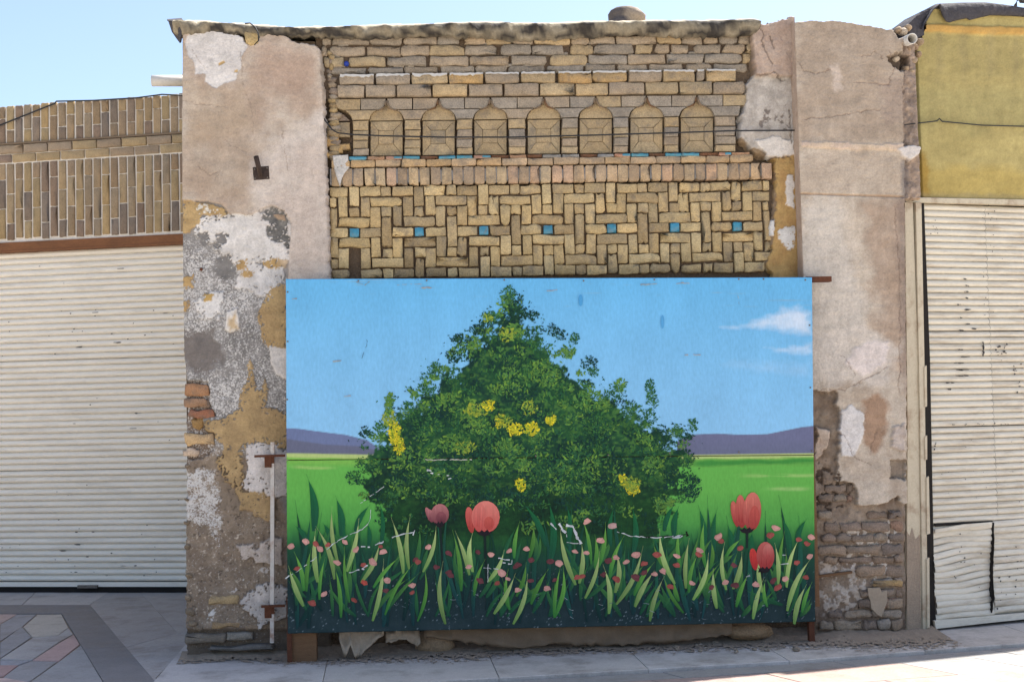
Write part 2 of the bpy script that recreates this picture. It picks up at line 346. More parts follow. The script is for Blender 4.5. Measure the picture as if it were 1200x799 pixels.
# ================================================================== GROUND
def sheet(name, x0, y0, x1, y1, z, m):
    return wmesh(name, [(x0, y0, z), (x1, y0, z), (x1, y1, z), (x0, y1, z)], [(0, 1, 2, 3)], M[m], None, False)
tag(sheet('ground', -150, -150, 150, 150, -.07, 'ground'), kind='structure')
KX = [(-8, -1.75), (-2.3, -1.2), (-.61, -1.04), (1.6, -.84), (2.4, -.70), (3.25, -.57), (7, .1)]
def kerb(x): return float(np.interp(x, [k[0] for k in KX], [k[1] for k in KX]))
def slab(parent, pts, z, col, t=.03, gap=.0035, name='paving_slab'):
    P = np.array(pts, float); c = P.mean(0); d = P - c; L = np.linalg.norm(d, axis=1, keepdims=True); P = c + d * (1 - gap / np.maximum(L, .05))
    ar = sum(P[i][0] * P[(i + 1) % len(P)][1] - P[(i + 1) % len(P)][0] * P[i][1] for i in range(len(P)))
    if ar < 0: P = P[::-1]
    n = len(P); z += random.uniform(-.0015, .0015); V = [(x, y, z - t) for x, y in P] + [(x, y, z - .004) for x, y in P]
    V += [(c[0] + (x - c[0]) * (1 - .004 / max(.05, math.hypot(x - c[0], y - c[1]))), c[1] + (y - c[1]) * (1 - .004 / max(.05, math.hypot(x - c[0], y - c[1]))), z) for x, y in P]
    F = []
    for i in range(n):
        j = (i + 1) % n; F += [(i, j, n + j, n + i), (n + i, n + j, 2 * n + j, 2 * n + i)]
    F.append(tuple(range(2 * n, 3 * n)))
    return wmesh(name, V, F, M['stone'], parent, False, col)
# joint beds under the slabs, then the slabs themselves
xs = np.linspace(-8, 7, 31)
V = [(x, kerb(x) + .01, -.012) for x in xs] + [(x, 4.6, -.012) for x in xs] + [(x, kerb(x) + .01, -.065) for x in xs]
F = [(i, i + 1, 32 + i, 31 + i) for i in range(30)] + [(62 + i, 63 + i, i + 1, i) for i in range(30)]
pav = wmesh('pavement', V, F, M['dust'], None, False, origin=(0, 0, 0)); tag(pav, kind='structure')
strx = wmesh('street', [(x, kerb(x) + .01, -.048) for x in xs] + [(x, -9, -.048) for x in xs], [(31 + i, 32 + i, i + 1, i) for i in range(30)], M['ground'], None, False, origin=(0, 0, 0))
tag(strx, kind='structure')
G = lambda x, y: onZ(x, y, 0.0)[:2]
grey = lambda: vary(A(176, 170, 164), .07, .015)
dk = lambda: vary(A(136, 132, 130), .06, .015)
# apron along the wall: long slabs between the kerb and the house
jx = [-2.28, -1.25, -.2, .72, 1.62, 2.55, 3.45, 4.4, 5.4]
for a, b in zip(jx, jx[1:]):
    sk = .05
    ym = lambda x: kerb(x) * .5 + .04
    slab(pav, [(a, kerb(a)), (b, kerb(b)), (b - sk, .9), (a - sk, .9)], 0, vary(A(204, 197, 190), .06, .015))
for pts in ([(105, 708), (129, 691), (162, 691), (208, 741), (147.5, 758)], [(147.5, 758), (208, 741), (224, 760), (226, 900), (272, 905)],
            [(162, 691), (262, 691), (262, 800), (224, 760), (208, 741)]):
    P = [G(*p) for p in pts]
    if pts[0] == (147.5, 758): P = [G(147.5, 758), G(208, 741), (-2.3, .9), (-2.3, -.62), G(186, 803)]
    if pts[0] == (162, 691): P = [G(162, 691), (-2.3, 3.6), (-2.3, .9), G(208, 741)]
    slab(pav, P, -.001, grey())
for pts in ([(-150, 708), (26, 708), (43, 692.5), (-130, 689)], [(26, 708), (105, 708), (129, 692.5), (43, 692.5)]):
    slab(pav, [G(*p) for p in pts], 0, vary(A(190, 184, 178), .05, .015))
for pts in ([(105, 708), (72, 718), (-10, 718), (-10, 708)], [(-10, 708), (-10, 718), (-150, 718), (-150, 708)],
            [(105, 708), (147, 757), (98, 760), (72, 718)], [(147, 757), (200, 819), (135, 820), (98, 760)]):
    slab(pav, [G(*p) for p in pts], -.002, dk())
Z7 = lambda x, y: (x / 4.8, 670 + y / 4.8)
for c, pts in (((172, 152, 150), [(0, 235), (95, 235), (0, 290), (-90, 290)]), ((132, 140, 152), [(0, 290), (95, 235), (205, 235), (125, 303), (0, 385)]),
               ((168, 170, 166), [(130, 305), (210, 238), (345, 235), (385, 310), (330, 350), (180, 362)]), ((118, 126, 136), [(0, 392), (122, 305), (180, 362), (0, 482)]),
               ((150, 156, 162), [(0, 487), (185, 365), (330, 352), (386, 312), (412, 345), (330, 392), (180, 490)]),
               ((168, 140, 142), [(183, 492), (330, 397), (415, 348), (450, 402), (330, 497)]), ((136, 146, 160), [(0, 494), (172, 494), (100, 518), (0, 518)]),
               ((150, 118, 122), [(0, 520), (103, 520), (20, 582), (-40, 585)]), ((128, 134, 142), [(22, 584), (106, 522), (180, 497), (322, 500), (170, 608), (15, 625)]),
               ((136, 144, 152), [(172, 612), (328, 502), (455, 408), (625, 690), (170, 690)]), ((205, 180, 176), [(-60, 600), (20, 590), (165, 614), (165, 690), (-60, 690)]),
               ((140, 146, 152), [(-420, 235), (-95, 235), (-95, 285), (-420, 480)]), ((150, 150, 152), [(-420, 485), (-95, 292), (-5, 292), (-5, 600), (-420, 690)])):
    slab(pav, [G(*Z7(*p)) for p in pts], -.003, vary((lin(c) * .55 + .1) * np.array([1.35, 1.22, 1.1]), .05, .02), gap=.003)
# street paving in front of the kerb
kd = np.array([.993, .12]); kn = np.array([.12, -.993])
for row in range(7):
    d0 = [0, .2, .62, 1.04, 1.46, 1.88, 2.3][row] + .012; d1 = [.2, .62, 1.04, 1.46, 1.88, 2.3, 2.72][row] + .012; x = -3.6 + row * .27 % .6
    while x < 6.2:
        w = (1.1 if row == 0 else random.choice([.5, .7, .9])); P = []
        for q, d in ((x, d0), (x + w, d0), (x + w + (d1 - d0) * .35, d1), (x + (d1 - d0) * .35, d1)):
            sh = -.35 * d0 if row else 0; P.append((q + .12 * d, kerb(q) - d))
        c = A(160, 156, 152) if row == 0 else (A(178, 154, 146) if random.random() < .3 else A(162, 160, 158))
        slab(strx, P, -.022, vary(c, .06, .015)); x += w

# ================================================================== OLD HOUSE
house = empty('old_house', (0, 0, 0), 'tall crumbling old house with ornamental brick panel and ogee niches between plastered pillars', 'house')
xl, _ = FP.loc(212, 300);
xq = FQ.loc(940, 250)[0]; xr = FQ.loc(1062, 300)[0]
box('wall_core', (xl + .01, .26, -.05), (xr + .0, 4.4, 4.12), 'roofmud', house)
zA = FM.loc(640, 113.5)[1]; zB = FM.loc(640, 219)[1]
BW = dict(x0=-1.30, x1=xq + .03)
def backing(name, z0, z1, y0=.03):
    return box(name, (BW['x0'], y0, z0), (BW['x1'], .255, z1), 'mortar', house)
par = backing('parapet', zA + .001, 4.19, .028); nic = backing('niche_frieze', zB + .001, zA, .075); her = backing('herringbone_panel', -.04, zB, .032)
box('pillar_core', (xl + .015, .02, -.05), (-1.305, .255, 4.15), 'mortar', house)
box('pillar_core', (xq + .035, -.06, -.05), (xr - .01, .255, 4.13), 'mortar', house)
TAN = (160, 141, 110); GRB = (149, 134, 114); OCH = (168, 140, 98); GRY = (140, 130, 116); PNK = (176, 144, 116)
def rowf(parent, yl, yr, segs, cols, proud=0., rough=1.6, **k):       # a brick course: y at x=390 and at x=870
    for (x0, x1) in segs:
        xm = (x0 + x1) / 2; f = (xm - 390) / 480; t = yl[0] + (yr[0] - yl[0]) * f; b = yl[1] + (yr[1] - yl[1]) * f
        pxbrick(parent, FM, x0 + .4, t + random.uniform(-.3, .5), x1 - .4, b - random.uniform(-.2, .4), vary(A(*random.choice(cols)), .13, .03),
                proud + random.uniform(-.006, .006), rough=rough, tilt=random.uniform(-.008, .008), **k)
R1 = [(377, 388), (388.6, 432), (432.6, 471), (472.6, 512), (513, 538.6), (544, 569), (569.6, 598.5), (599, 625), (626.7, 669), (670, 690), (691, 721.6), (722, 769), (770, 798), (799, 823), (824.8, 842), (843, 864.7), (866, 879)]
R2 = [(376, 384), (386, 428), (428.5, 469), (470, 503), (504, 543.4), (545.5, 582), (587.5, 622), (622.6, 661), (668.7, 695), (696, 742), (745, 766), (767, 785), (786, 807.7), (813.8, 845.4), (847.5, 873), (874, 882)]
R3 = [(379.6, 403), (408.5, 452), (453, 500), (503.6, 549), (550, 596.4), (599, 641), (644.6, 689), (690, 734.7), (736, 780), (781.5, 825), (826, 869), (870, 881)]
R4 = [(388, 429), (431, 472.6), (474, 513), (517, 556), (557, 594), (596, 638), (640, 684), (686.5, 722), (723.7, 758), (761, 800), (804, 835), (836.5, 875.7)]
R5 = [(397.5, 439), (440, 481), (482, 525), (526, 567), (568, 609), (610, 651), (653.6, 693.4), (694, 735), (736.8, 776), (777, 814.6), (816.5, 826), (827.5, 863)]
R6 = [(395.5, 427), (428.5, 463.6), (465, 505.6), (507, 547.5), (549.6, 589), (591, 631), (633, 673.5), (675, 712.7), (714, 755), (756.7, 794.6), (796, 834.4), (836.5, 873)]
C1 = [TAN, GRB, GRY, GRB, TAN]
rowf(par, (43, 52), (41.5, 51.5), R1, C1, rough=2.2); rowf(par, (54, 66), (51.5, 62), R2, C1, rough=2.4)
rowf(par, (67, 78.5), (62.5, 73.5), R3, C1 + [TAN], rough=2.); rowf(par, (79, 87), (74, 84), R4, [GRY, GRB, GRY], rough=2., proud=-.006)
rowf(par, (88.5, 99), (82, 94.5), R5, [TAN, OCH, TAN, GRB], proud=.03, rough=1.8); rowf(par, (100, 113.5), (95.5, 109), R6, [TAN, GRB, TAN], proud=.022, rough=1.2)
# thin lime crust left on top of the projecting course: one ragged strip per brick
for (x0, x1) in R5:
    P = []; n = max(4, int((x1 - x0) / 3)); f = lambda x: 88.3 - (x - 390) * .0135
    top = [(x0 + 1 + (x1 - x0 - 2) * i / n, f(x0) - random.uniform(.2, 1.2)) for i in range(n + 1)]
    bot = [(x, y + random.uniform(1.0, 3.4 if x < 560 else 2.0)) for x, y in top]
    L = [FM.loc(x, y, .034) for x, y in top]; K = [FM.loc(x, y, .037) for x, y in bot]; V = []; F = []
    for (a, z), (c, q) in zip(L, K): V += [(a, .004, z + .004), (a, -.034, z + .002), (c, -.0385, q), (c, -.02, q - .002)]
    for i in range(n): F += [(4 * i + j, 4 * i + 4 + j, 4 * i + 5 + j, 4 * i + 1 + j) for j in range(3)]
    wmesh('lime_crust', V, [q[::-1] for q in F], M['pvc'], par, False)
for i in range(26):                                                     # small wedge stones in the worn joints
    x = random.uniform(384, 878); y = random.choice([52.6, 65.5, 78.2]) - (x - 390) * .008
    pxbrick(par, FM, x - random.uniform(3, 8), y - 1.6, x + random.uniform(3, 8), y + 1.5, vary(A(*GRY), .15), -.012, rough=1.2, name='joint_stone')

# --- niche frieze
NC = [392, 453, 514, 574.8, 637.3, 698.2, 757.6, 816.8]; yo = lambda x: -(x - 453) * .0115
def npoly(name, pts, col, proud, **k):
    return pxpoly(name, nic, FM, [(x, y + yo(x)) for x, y in pts], k.pop('m', 'brick'), proud, col=col, **k)
ARC = [(1.0, 116), (1.7, 121.5), (3.6, 126.2), (9.5, 128.4)]; ARC2 = [(12.6, 129.4), (16.2, 131.6), (19, 135), (20.8, 140)]
for i, c in enumerate(NC):
    n = NC[i + 1] if i + 1 < len(NC) else 878
    m_ = (c + n) / 2; last = i + 1 == len(NC)
    cols = lambda: vary(A(*random.choice([GRB, TAN, GRY])), .1)
    Lp = [(c + a, b) for a, b in ARC]; Rp = [(n - a, b) for a, b in ARC] if not last else [(876, 116), (876, 128.3)]
    npoly('brick', Lp + [(m_ - .5, 128.3), (m_ - .5, 116)], cols(), 0, depth=.074, bevel=.003, jit=.0018)
    npoly('brick', [(m_ + .5, 116), (m_ + .5, 128.3)] + Rp[::-1], cols(), 0, depth=.074, bevel=.003, jit=.0018)
    Lp = [(c + a, b) for a, b in ARC2]; Rp = [(n - a, b) for a, b in ARC2] if not last else [(868, 129.2), (866, 140)]
    npoly('brick', Lp + Rp[::-1], cols(), .0, depth=.074, bevel=.003, jit=.0018)
    x0, x1 = c + 21.5, (n - 21.5 if not last else 862)
    for k, (ya, yb) in enumerate(((141, 152), (153, 163.5), (164.3, 173.5), (174.2, 182))):
        npoly('brick', [(x0 + random.uniform(-.5, .8), ya), (x1 + random.uniform(-.8, .5), ya), (x1 + random.uniform(-.8, .5), yb), (x0 + random.uniform(-.5, .8), yb)], cols(), random.uniform(-.008, .002), depth=.07, bevel=.006, jit=.002)
    # niche filling: head piece and a panel of four splayed tiles around a centre tile
    pc = lambda: vary(A(158, 140, 110), .09, .03)
    if i == 0:
        npoly('niche_tile', [(386, 141), (386, 134), (395, 129.5), (403, 134), (410, 141)], A(128, 112, 98), -.03, depth=.04)
        npoly('niche_tile', [(383, 143), (410, 143), (410, 160), (383, 160)], pc(), -.03, depth=.04)
        for k in range(5):
            x = random.uniform(384, 404); y = 163 + k * 4.2
            npoly('brick', [(x - 7, y - 3), (x + 8, y - 4), (x + 9, y + 3), (x - 5, y + 4)], vary(A(176, 144, 96), .12), -.01, depth=.06, bevel=.01, jit=.003)
        continue
    npoly('niche_head', [(c - 19.6, 141.3), (c - 18, 135.5), (c - 15, 132), (c - 9.5, 129.2), (c - 3.2, 127), (c - 1.0, 122), (c, 118.5), (c + 1.0, 122), (c + 3.2, 127), (c + 9.5, 129.2), (c + 15, 132), (c + 18, 135.5), (c + 19.6, 141.3)], pc(), -.036, depth=.038, bevel=.002)
    a, b, t, u = c - 18.8, c + 18.8, 142.6, 182.5; ia, ib, it, iu = c - 9, c + 8, 153.5, 169; g = .35
    for pts in ([(a, t), (b, t), (ib, it - g), (ia, it - g)], [(a, u), (b, u), (ib, iu + g), (ia, iu + g)], [(a, t + g), (ia - g, it), (ia - g, iu), (a, u - g)], [(b, t + g), (ib + g, it), (ib + g, iu), (b, u - g)], [(ia, it), (ib, it), (ib, iu), (ia, iu)]):
        npoly('niche_tile', pts, pc(), -.036 + random.uniform(-.003, .003), depth=.037, bevel=.0022, jit=.0008)
    # clay lip left along the ogee edge
    for sgn in (-1, 1):
        L = [(c + sgn * q, y + yo(c)) for q, y in ((.6, 118), (1.7, 123), (4.2, 127.2), (10.5, 129.8))]
        tube('ogee_lip', [onY(x, y, -.004) for x, y in L], [.006, .008, .008, .004], 'wood' if random.random() < .4 else 'cloth', nic, 5)
# sill slips, some still glazed turquoise
BLU = (72, 142, 162)
for x0, x1, c in ((408.7, 430, 1), (430.5, 451, 0), (451.7, 471.5, 2), (472, 492, 1), (492.5, 513.5, 3), (514, 534, 1), (535, 553.7, 1), (555, 575.4, 2), (576, 597, 3), (597.5, 617, 0), (617.5, 635.5, 3), (636, 657.6, 4), (659, 679, 4), (680, 700, 3),
                  (700.5, 719.5, 4), (720, 739, 2), (740, 760, 1), (760.5, 779.5, 3), (780, 799, 1), (799.5, 819.5, 1), (820, 842, 3), (842.5, 857.5, 2), (857.5, 879, 0)):
    y = 182.6 + yo(x0) * 1.02; col = {0: (150, 118, 92), 1: BLU, 2: (176, 130, 104), 3: (120, 84, 60), 4: (128, 126, 122)}[c]
    o = pxbrick(nic, FM, x0 + .3, y + .6, x1 - .3, y + 4.4, vary(A(*col), .1), .018 if c != 3 else -.012, m='glaze' if c in (1, 2) else 'brick', rough=.6, name='sill_tile')
    if c == 2: pxbrick(nic, FM, (x0 + x1) / 2, y + .7, x1 - .4, y + 3.4, vary(A(*BLU), .1), .021, m='glaze', rough=.4, name='sill_tile')
J9 = [388, 398, 410, 439.6, 469.8, 499.3, 529, 558.5, 588, 618.4, 648.6, 678.75, 708.75, 738.75, 768.75, 798, 827.5, 855.5, 882.5]
rowf(nic, (187.6, 196.2), (181.6, 190), list(zip(J9, J9[1:])), [(172, 146, 110), (166, 140, 106), (168, 146, 118)], proud=.02, rough=1.1)
x = 387.5
while x < 903:
    pxbrick(nic, FM, x + 1.1, 197.6 - (x - 390) * .0135, x + 12, 217.8 - (x - 390) * .0165, vary(A(*random.choice([(170, 150, 120), (174, 146, 120), (164, 142, 112), (150, 130, 106), (176, 152, 122)])), .1), .014 + random.uniform(-.004, .004), rough=1., tilt=random.uniform(-.012, .012))
    L = [FM.loc(x - .75, 198 - (x - 390) * .0135, .006), FM.loc(x + .75, 217 - (x - 390) * .0165, .006)]
    if random.random() < .85:
        wz = abs(L[0][1] - L[1][1]) * random.uniform(.6, 1); o = brick(nic, FM, (L[0][0] + L[1][0]) / 2, (L[0][1] + L[1][1]) / 2, .007, wz, vary(A(128, 126, 124), .12), .007, rough=.5, name='mortar_joint')
    x += 12.94
# --- herringbone panel (module worked out from the turquoise tiles)
t0 = FM.loc(415.2, 272.7); t1 = FM.loc(864.5, 265.3); per = (t1[0] - t0[0]) / 6; ux = per / 6; uz = 12.15 / 172.0
tz = lambda s: t0[1] + (t1[1] - t0[1]) * (s - t0[0]) / (t1[0] - t0[0])
HB = [(186, 164, 122), (176, 154, 114), (166, 146, 110), (182, 160, 118), (158, 138, 104)]
sL, sR = FM.loc(386.5, 270)[0], FM.loc(903, 260)[0]; sR2 = FM.loc(928, 300)[0]
def hb(cx, cz, w, h, kind=0):                          # in modules from a tile centre; clipped at the panel ends
    if cz - h / 2 < -5.0: h -= (-5.0 - (cz - h / 2)); cz = -5.0 + h / 2
    a, b = t0[0] + (cx - w / 2) * ux, t0[0] + (cx + w / 2) * ux; a = max(a, sL); lim = sR2 if cz < -2 else sR; b = min(b, lim)
    if b - a < .02: return
    s = (a + b) / 2; z = tz(s) + cz * uz; g = .0065
    if kind: brick(her, FM, s, z, b - a - .012, h * uz - .012, vary(A(62, 138, 165), .1), .002, m='glaze', rough=.6, name='turquoise_tile'); return
    if abs(cx) < .3 and -4 < cz < -1.5: return       # the brick that has fallen out
    col = A(*random.choice(HB)); 
    brick(her, FM, s + random.uniform(-.003, .003), z + random.uniform(-.003, .003), b - a - g * random.uniform(.7, 2), h * uz - g * random.uniform(.7, 2), vary(col, .12, .03), random.uniform(-.009, .009), rough=random.choice([.8, 1.2, 2]), tilt=random.uniform(-.026, .026))
for k in range(-1, 8):
    o = 6 * k
    hb(o, 0, 1, 1, 1); hb(o + 1.5, 0, 2, 1); hb(o + 4.5, 0, 2, 1); hb(o + 3, 0, 1, 3)
    for sg in (1, -1):
        hb(o, sg, 3, 1); hb(o + 2, 1.5 * sg, 1, 2); hb(o + 4, 1.5 * sg, 1, 2)
        hb(o, 2 * sg, 1, 1); hb(o + 3, 2 * sg, 1, 1); hb(o + 1, 2.5 * sg, 1, 2); hb(o - 1, 2.5 * sg, 1, 2)
        hb(o + 3, 3 * sg, 3, 1); hb(o, 3.5 * sg, 1, 2); hb(o + 3, 4 * sg, 1, 1); hb(o + 1.5, 4 * sg, 2, 1); hb(o + 4.5, 4 * sg, 2, 1)
    if k >= 0:
        for q in (1, 2, 3, 5): pass

# --- left pillar: pink coat over ochre, white and rough grey cement
rl = Relief(FP, xl - .012, FP.loc(391, 250)[0], -.03, FP.loc(250, 18)[1], .0055)
SD = lambda pts: pts
rl.base((128, 124, 120), (150, 146, 142), 16, 1, -.004, .006)
Zp = lambda sc, ox, oy, pts: [(ox + x / sc, oy + y / sc) for x, y in pts]
low = [(200, 520), (300, 545), (340, 600), (340, 800), (200, 800)]
rl.lay(low, (132, 116, 100), -.008, (150, 134, 116), amp=22, nsc=30, seed=4, soft=10, rough=.012)
rl.dust([(195, 268), (300, 285), (348, 325), (348, 520), (300, 545), (195, 545)], .36, 5, 12, 20, 12)
rl.dust([(195, 275), (290, 285), (320, 330), (290, 400), (195, 430)], .46, 6, 22, 18, 22)
rl.lay([(205, 392), (250, 385), (262, 420), (240, 440), (215, 430)], (118, 112, 108), -.005, (128, 120, 114), amp=9, seed=7, soft=6, flake=.3)
rl.dust([(214, 420), (260, 440), (300, 415), (295, 490), (250, 505), (225, 450)], .52, 8, 14, 12, 12)
rl.dust([(320, 430), (345, 440), (345, 500), (318, 500)], .42, 58, 8)
rl.lay([(235, 253.5), (304, 246), (325, 250), (342, 262), (341, 306), (310, 308), (277, 311), (262, 303), (250, 290), (227, 275)], (222, 217, 211), .004, (206, 200, 193), amp=3, nsc=6, seed=9, flake=0.42, fsc=2.2)
rl.lay([(285, 308), (330, 308), (334, 330), (318, 350), (300, 345), (275, 335)], (218, 213, 208), .002, (200, 195, 190), amp=8, nsc=7, seed=10, flake=.42)
rl.lay([(240, 345), (262, 342), (262, 370), (235, 380), (228, 355)], (222, 218, 213), .003, amp=8, nsc=8, seed=11, flake=.42)
rl.lay([(266, 366), (278, 360), (281, 385), (270, 391), (263, 386)], (226, 220, 212), .005, amp=2, nsc=5, seed=12, flake=.15)
rl.tint([(268, 376), (276, 366), (279, 385), (268, 389)], (190, 160, 112), .8, 13, 3, 4)
rl.lay([(214.8, 234), (224.5, 232), (229, 237), (247, 238), (270, 248), (268, 252), (254.6, 254), (236.5, 252), (233.5, 262), (223, 274), (213, 274)], (186, 158, 112), .004, (174, 144, 100), amp=2.5, nsc=5, seed=14, flake=0.36)
rl.speck([(225, 238), (262, 242), (262, 252), (225, 256)], (226, 220, 208), .5, 3, 15, .001, fade=4)
for k, pts in enumerate(([(277, 307), (289, 305), (290, 315), (278, 316)], [(309, 304), (337, 304), (336, 313), (322, 315), (310, 311)], [(283, 318), (298, 319), (296, 324), (283, 325)], [(214, 325), (226, 322), (226, 337), (214, 338)], [(214, 354), (222, 350), (221, 364), (214, 366)])):
    rl.lay(pts, (186, 154, 104), .004, (176, 146, 100), amp=4.5, nsc=3, seed=16 + k, flake=.36)
rl.lay([(317, 336), (340, 330), (340, 412), (314, 407), (308, 399), (305, 385), (302, 371), (306, 361), (310, 350)], (188, 160, 114), .004, (176, 148, 106), amp=3, nsc=4, seed=22, flake=0.45)
rl.lay([(314, 404), (340, 410), (340, 446), (325, 439), (318, 425)], (220, 213, 206), .005, amp=2.5, nsc=5, seed=23, flake=.12)
rl.lay([(240, 344), (250, 345), (249, 353), (238, 354)], (190, 158, 98), .006, amp=4, nsc=3, seed=24)
oc = Zp(3.994, 180, 380, [(455, 165), (470, 220), (480, 280), (500, 305), (520, 250), (535, 310), (525, 385), (640, 420), (640, 575), (560, 585), (520, 560), (440, 560), (410, 620), (430, 740), (400, 785), (340, 740), (300, 660), (290, 640), (320, 600), (330, 570), (230, 490), (230, 450), (330, 440), (400, 390), (410, 300), (440, 250), (440, 190)])
rl.lay(oc, (186, 158, 114), .005, (166, 140, 102), amp=3, nsc=4, seed=25, flake=0.44, sc=16)
rl.lay(Zp(3.994, 180, 380, [(430, 570), (500, 550), (640, 590), (640, 800), (480, 830), (420, 760), (440, 660)]), (216, 208, 202), .007, (196, 188, 182), amp=4, nsc=7, seed=26, flake=0.38)
rl.lay([(277, 574), (322, 580), (322, 612), (305, 606), (282, 596)], (180, 152, 108), .004, (166, 140, 104), amp=4, nsc=6, seed=27, flake=.3)
for k, pts in enumerate(([(277, 638), (298, 636), (299, 653), (284, 655)], [(297, 646), (318, 627), (330, 632), (330, 662), (300, 659)])):
    rl.lay(pts, (204, 190, 178), .008, (188, 174, 162), amp=3, nsc=6, seed=30 + k, flake=.25)
rl.lay([(280, 706), (300, 687), (316, 681), (338, 690), (338, 722), (309, 732), (303, 738), (300, 725), (286, 714)], (214, 206, 198), .008, (194, 184, 176), amp=3, nsc=6, seed=33, flake=0.36)
rl.dust([(205, 545), (258, 550), (264, 610), (260, 645), (240, 622), (205, 610)], .62, 35, 8, 8, 8)
rl.dust([(205, 600), (335, 590), (340, 770), (205, 770)], .10, 34, 12)
rl.dust([(255, 430), (345, 400), (345, 470), (300, 440)], .3, 57)
rl.speck([(270, 690), (285, 672), (330, 655), (330, 664), (292, 680), (275, 695)], (206, 198, 190), .5, 2.4, 36, .001, fade=4)
rl.speck([(212, 620), (330, 600), (335, 760), (212, 760)], (190, 176, 158), .27, 3.2, 37, .003, fade=8)
rl.speck([(236, 712), (252, 714), (254, 730), (240, 728)], (224, 220, 214), .55, 2.6, 38, .001, fade=3)
rl.speck([(212, 530), (335, 560), (335, 770), (212, 770)], (104, 92, 80), .27, 3, 39, -.004, fade=8)
# pink top coat, thicker than the rest
pk = [(205, 20), (262, 20), (392, 50), (400, 330), (337, 330), (339, 300), (342, 262), (330, 247), (318, 241), (306, 247), (296, 252), (268, 251), (262, 242), (244, 236), (228, 236), (205, 232)]
rl.lay(pk, (196, 183, 168), .012, (180, 160, 142), amp=2.2, nsc=6, seed=40, sc=30, soft=.8, rough=.004)
rl.tint([(230, 130), (300, 120), (300, 160), (282, 240), (215, 225), (213, 170)], (168, 150, 130), .5, 41, 14, 20, 14)
rl.tint([(215, 95), (290, 105), (300, 150), (215, 175)], (178, 158, 134), .45, 42, 12, 18, 12)
rl.tint([(300, 50), (372, 62), (360, 110), (300, 100)], (176, 150, 132), .45, 43, 12, 18, 16)
rl.tint([(295, 190), (385, 120), (392, 330), (340, 330), (300, 250)], (214, 204, 196), .5, 44, 12, 20, 14)
wp = [(219, 43.5), (227.5, 35), (241, 32), (245, 24), (254, 33), (277, 40), (285, 44.5), (291, 56), (283, 67.5), (283, 77), (277, 94), (262, 99), (254, 105), (241, 97), (241, 87), (229, 88), (227.5, 73), (220, 64), (218, 52)]
rl.lay(wp, (220, 215, 210), .009, (208, 202, 197), amp=1.8, nsc=5, seed=45, sc=20)
rl.lay([(256, 75), (262, 72), (265, 74), (257, 78)], (190, 160, 110), .006, amp=1, seed=46)
rl.lay([(275, 83), (279, 82), (279, 86), (274, 86)], (190, 160, 110), .006, amp=1, seed=47)
dkp = Zp(6.657, 205, 225, [(690, 150), (760, 120), (850, 150), (880, 220), (880, 320), (905, 360), (885, 455), (840, 400), (800, 405), (740, 360), (710, 320), (720, 270), (760, 270), (750, 240), (680, 220)])
rl.lay(dkp, (104, 102, 99), -.002, (128, 124, 118), amp=3, nsc=3, seed=48, flake=0.42, sc=6)
rl.lay([(319, 251), (333, 252), (335, 259), (326, 258)], (170, 146, 122), .002, amp=1.5, seed=49)
for k, pts in enumerate(([(231, 274), (243, 272), (246, 286), (236, 289)], [(254, 274), (267, 272), (266, 284), (254, 292), (250, 286)], [(253, 302), (268, 298), (278, 322), (262, 330), (250, 318)])):
    rl.lay(pts, (122, 119, 116), -.002, (140, 136, 132), amp=3.5, nsc=4, seed=50 + k, flake=.36, fsc=2.)
for k, pts in enumerate(([(232, 195), (246, 206), (258, 200), (252, 212)], [(282, 62), (287, 108), (296, 130), (298, 160)], [(216, 120), (262, 126)], [(225, 60), (240, 82)], [(330, 150), (338, 200)], [(262, 165), (290, 180)])):
    rl.crack(pts, .5, .002, (130, 112, 98), .55, 60 + k)
ol = [(213.3, 30), (220, 24.5), (232, 24), (236, 30), (244, 24), (247, 32), (256, 36), (282, 40), (292, 52), (301, 48), (305, 36), (330, 38), (345, 48), (358, 50), (371, 52), (376, 58), (379, 90), (381, 130), (383, 190), (385, 240), (387, 290), (389, 340), (389, 800), (216.5, 800), (216, 640), (217, 560), (216.5, 505), (217, 440), (214, 420), (212.5, 300), (212, 150)]
rg = sdist(rl.px, rl.py, ol) + (rl.n(5, 71) - .5) * 5 * np.clip(ldist(rl.px, rl.py, [(214, 20), (212.5, 400)]) / 8, .12, 1)
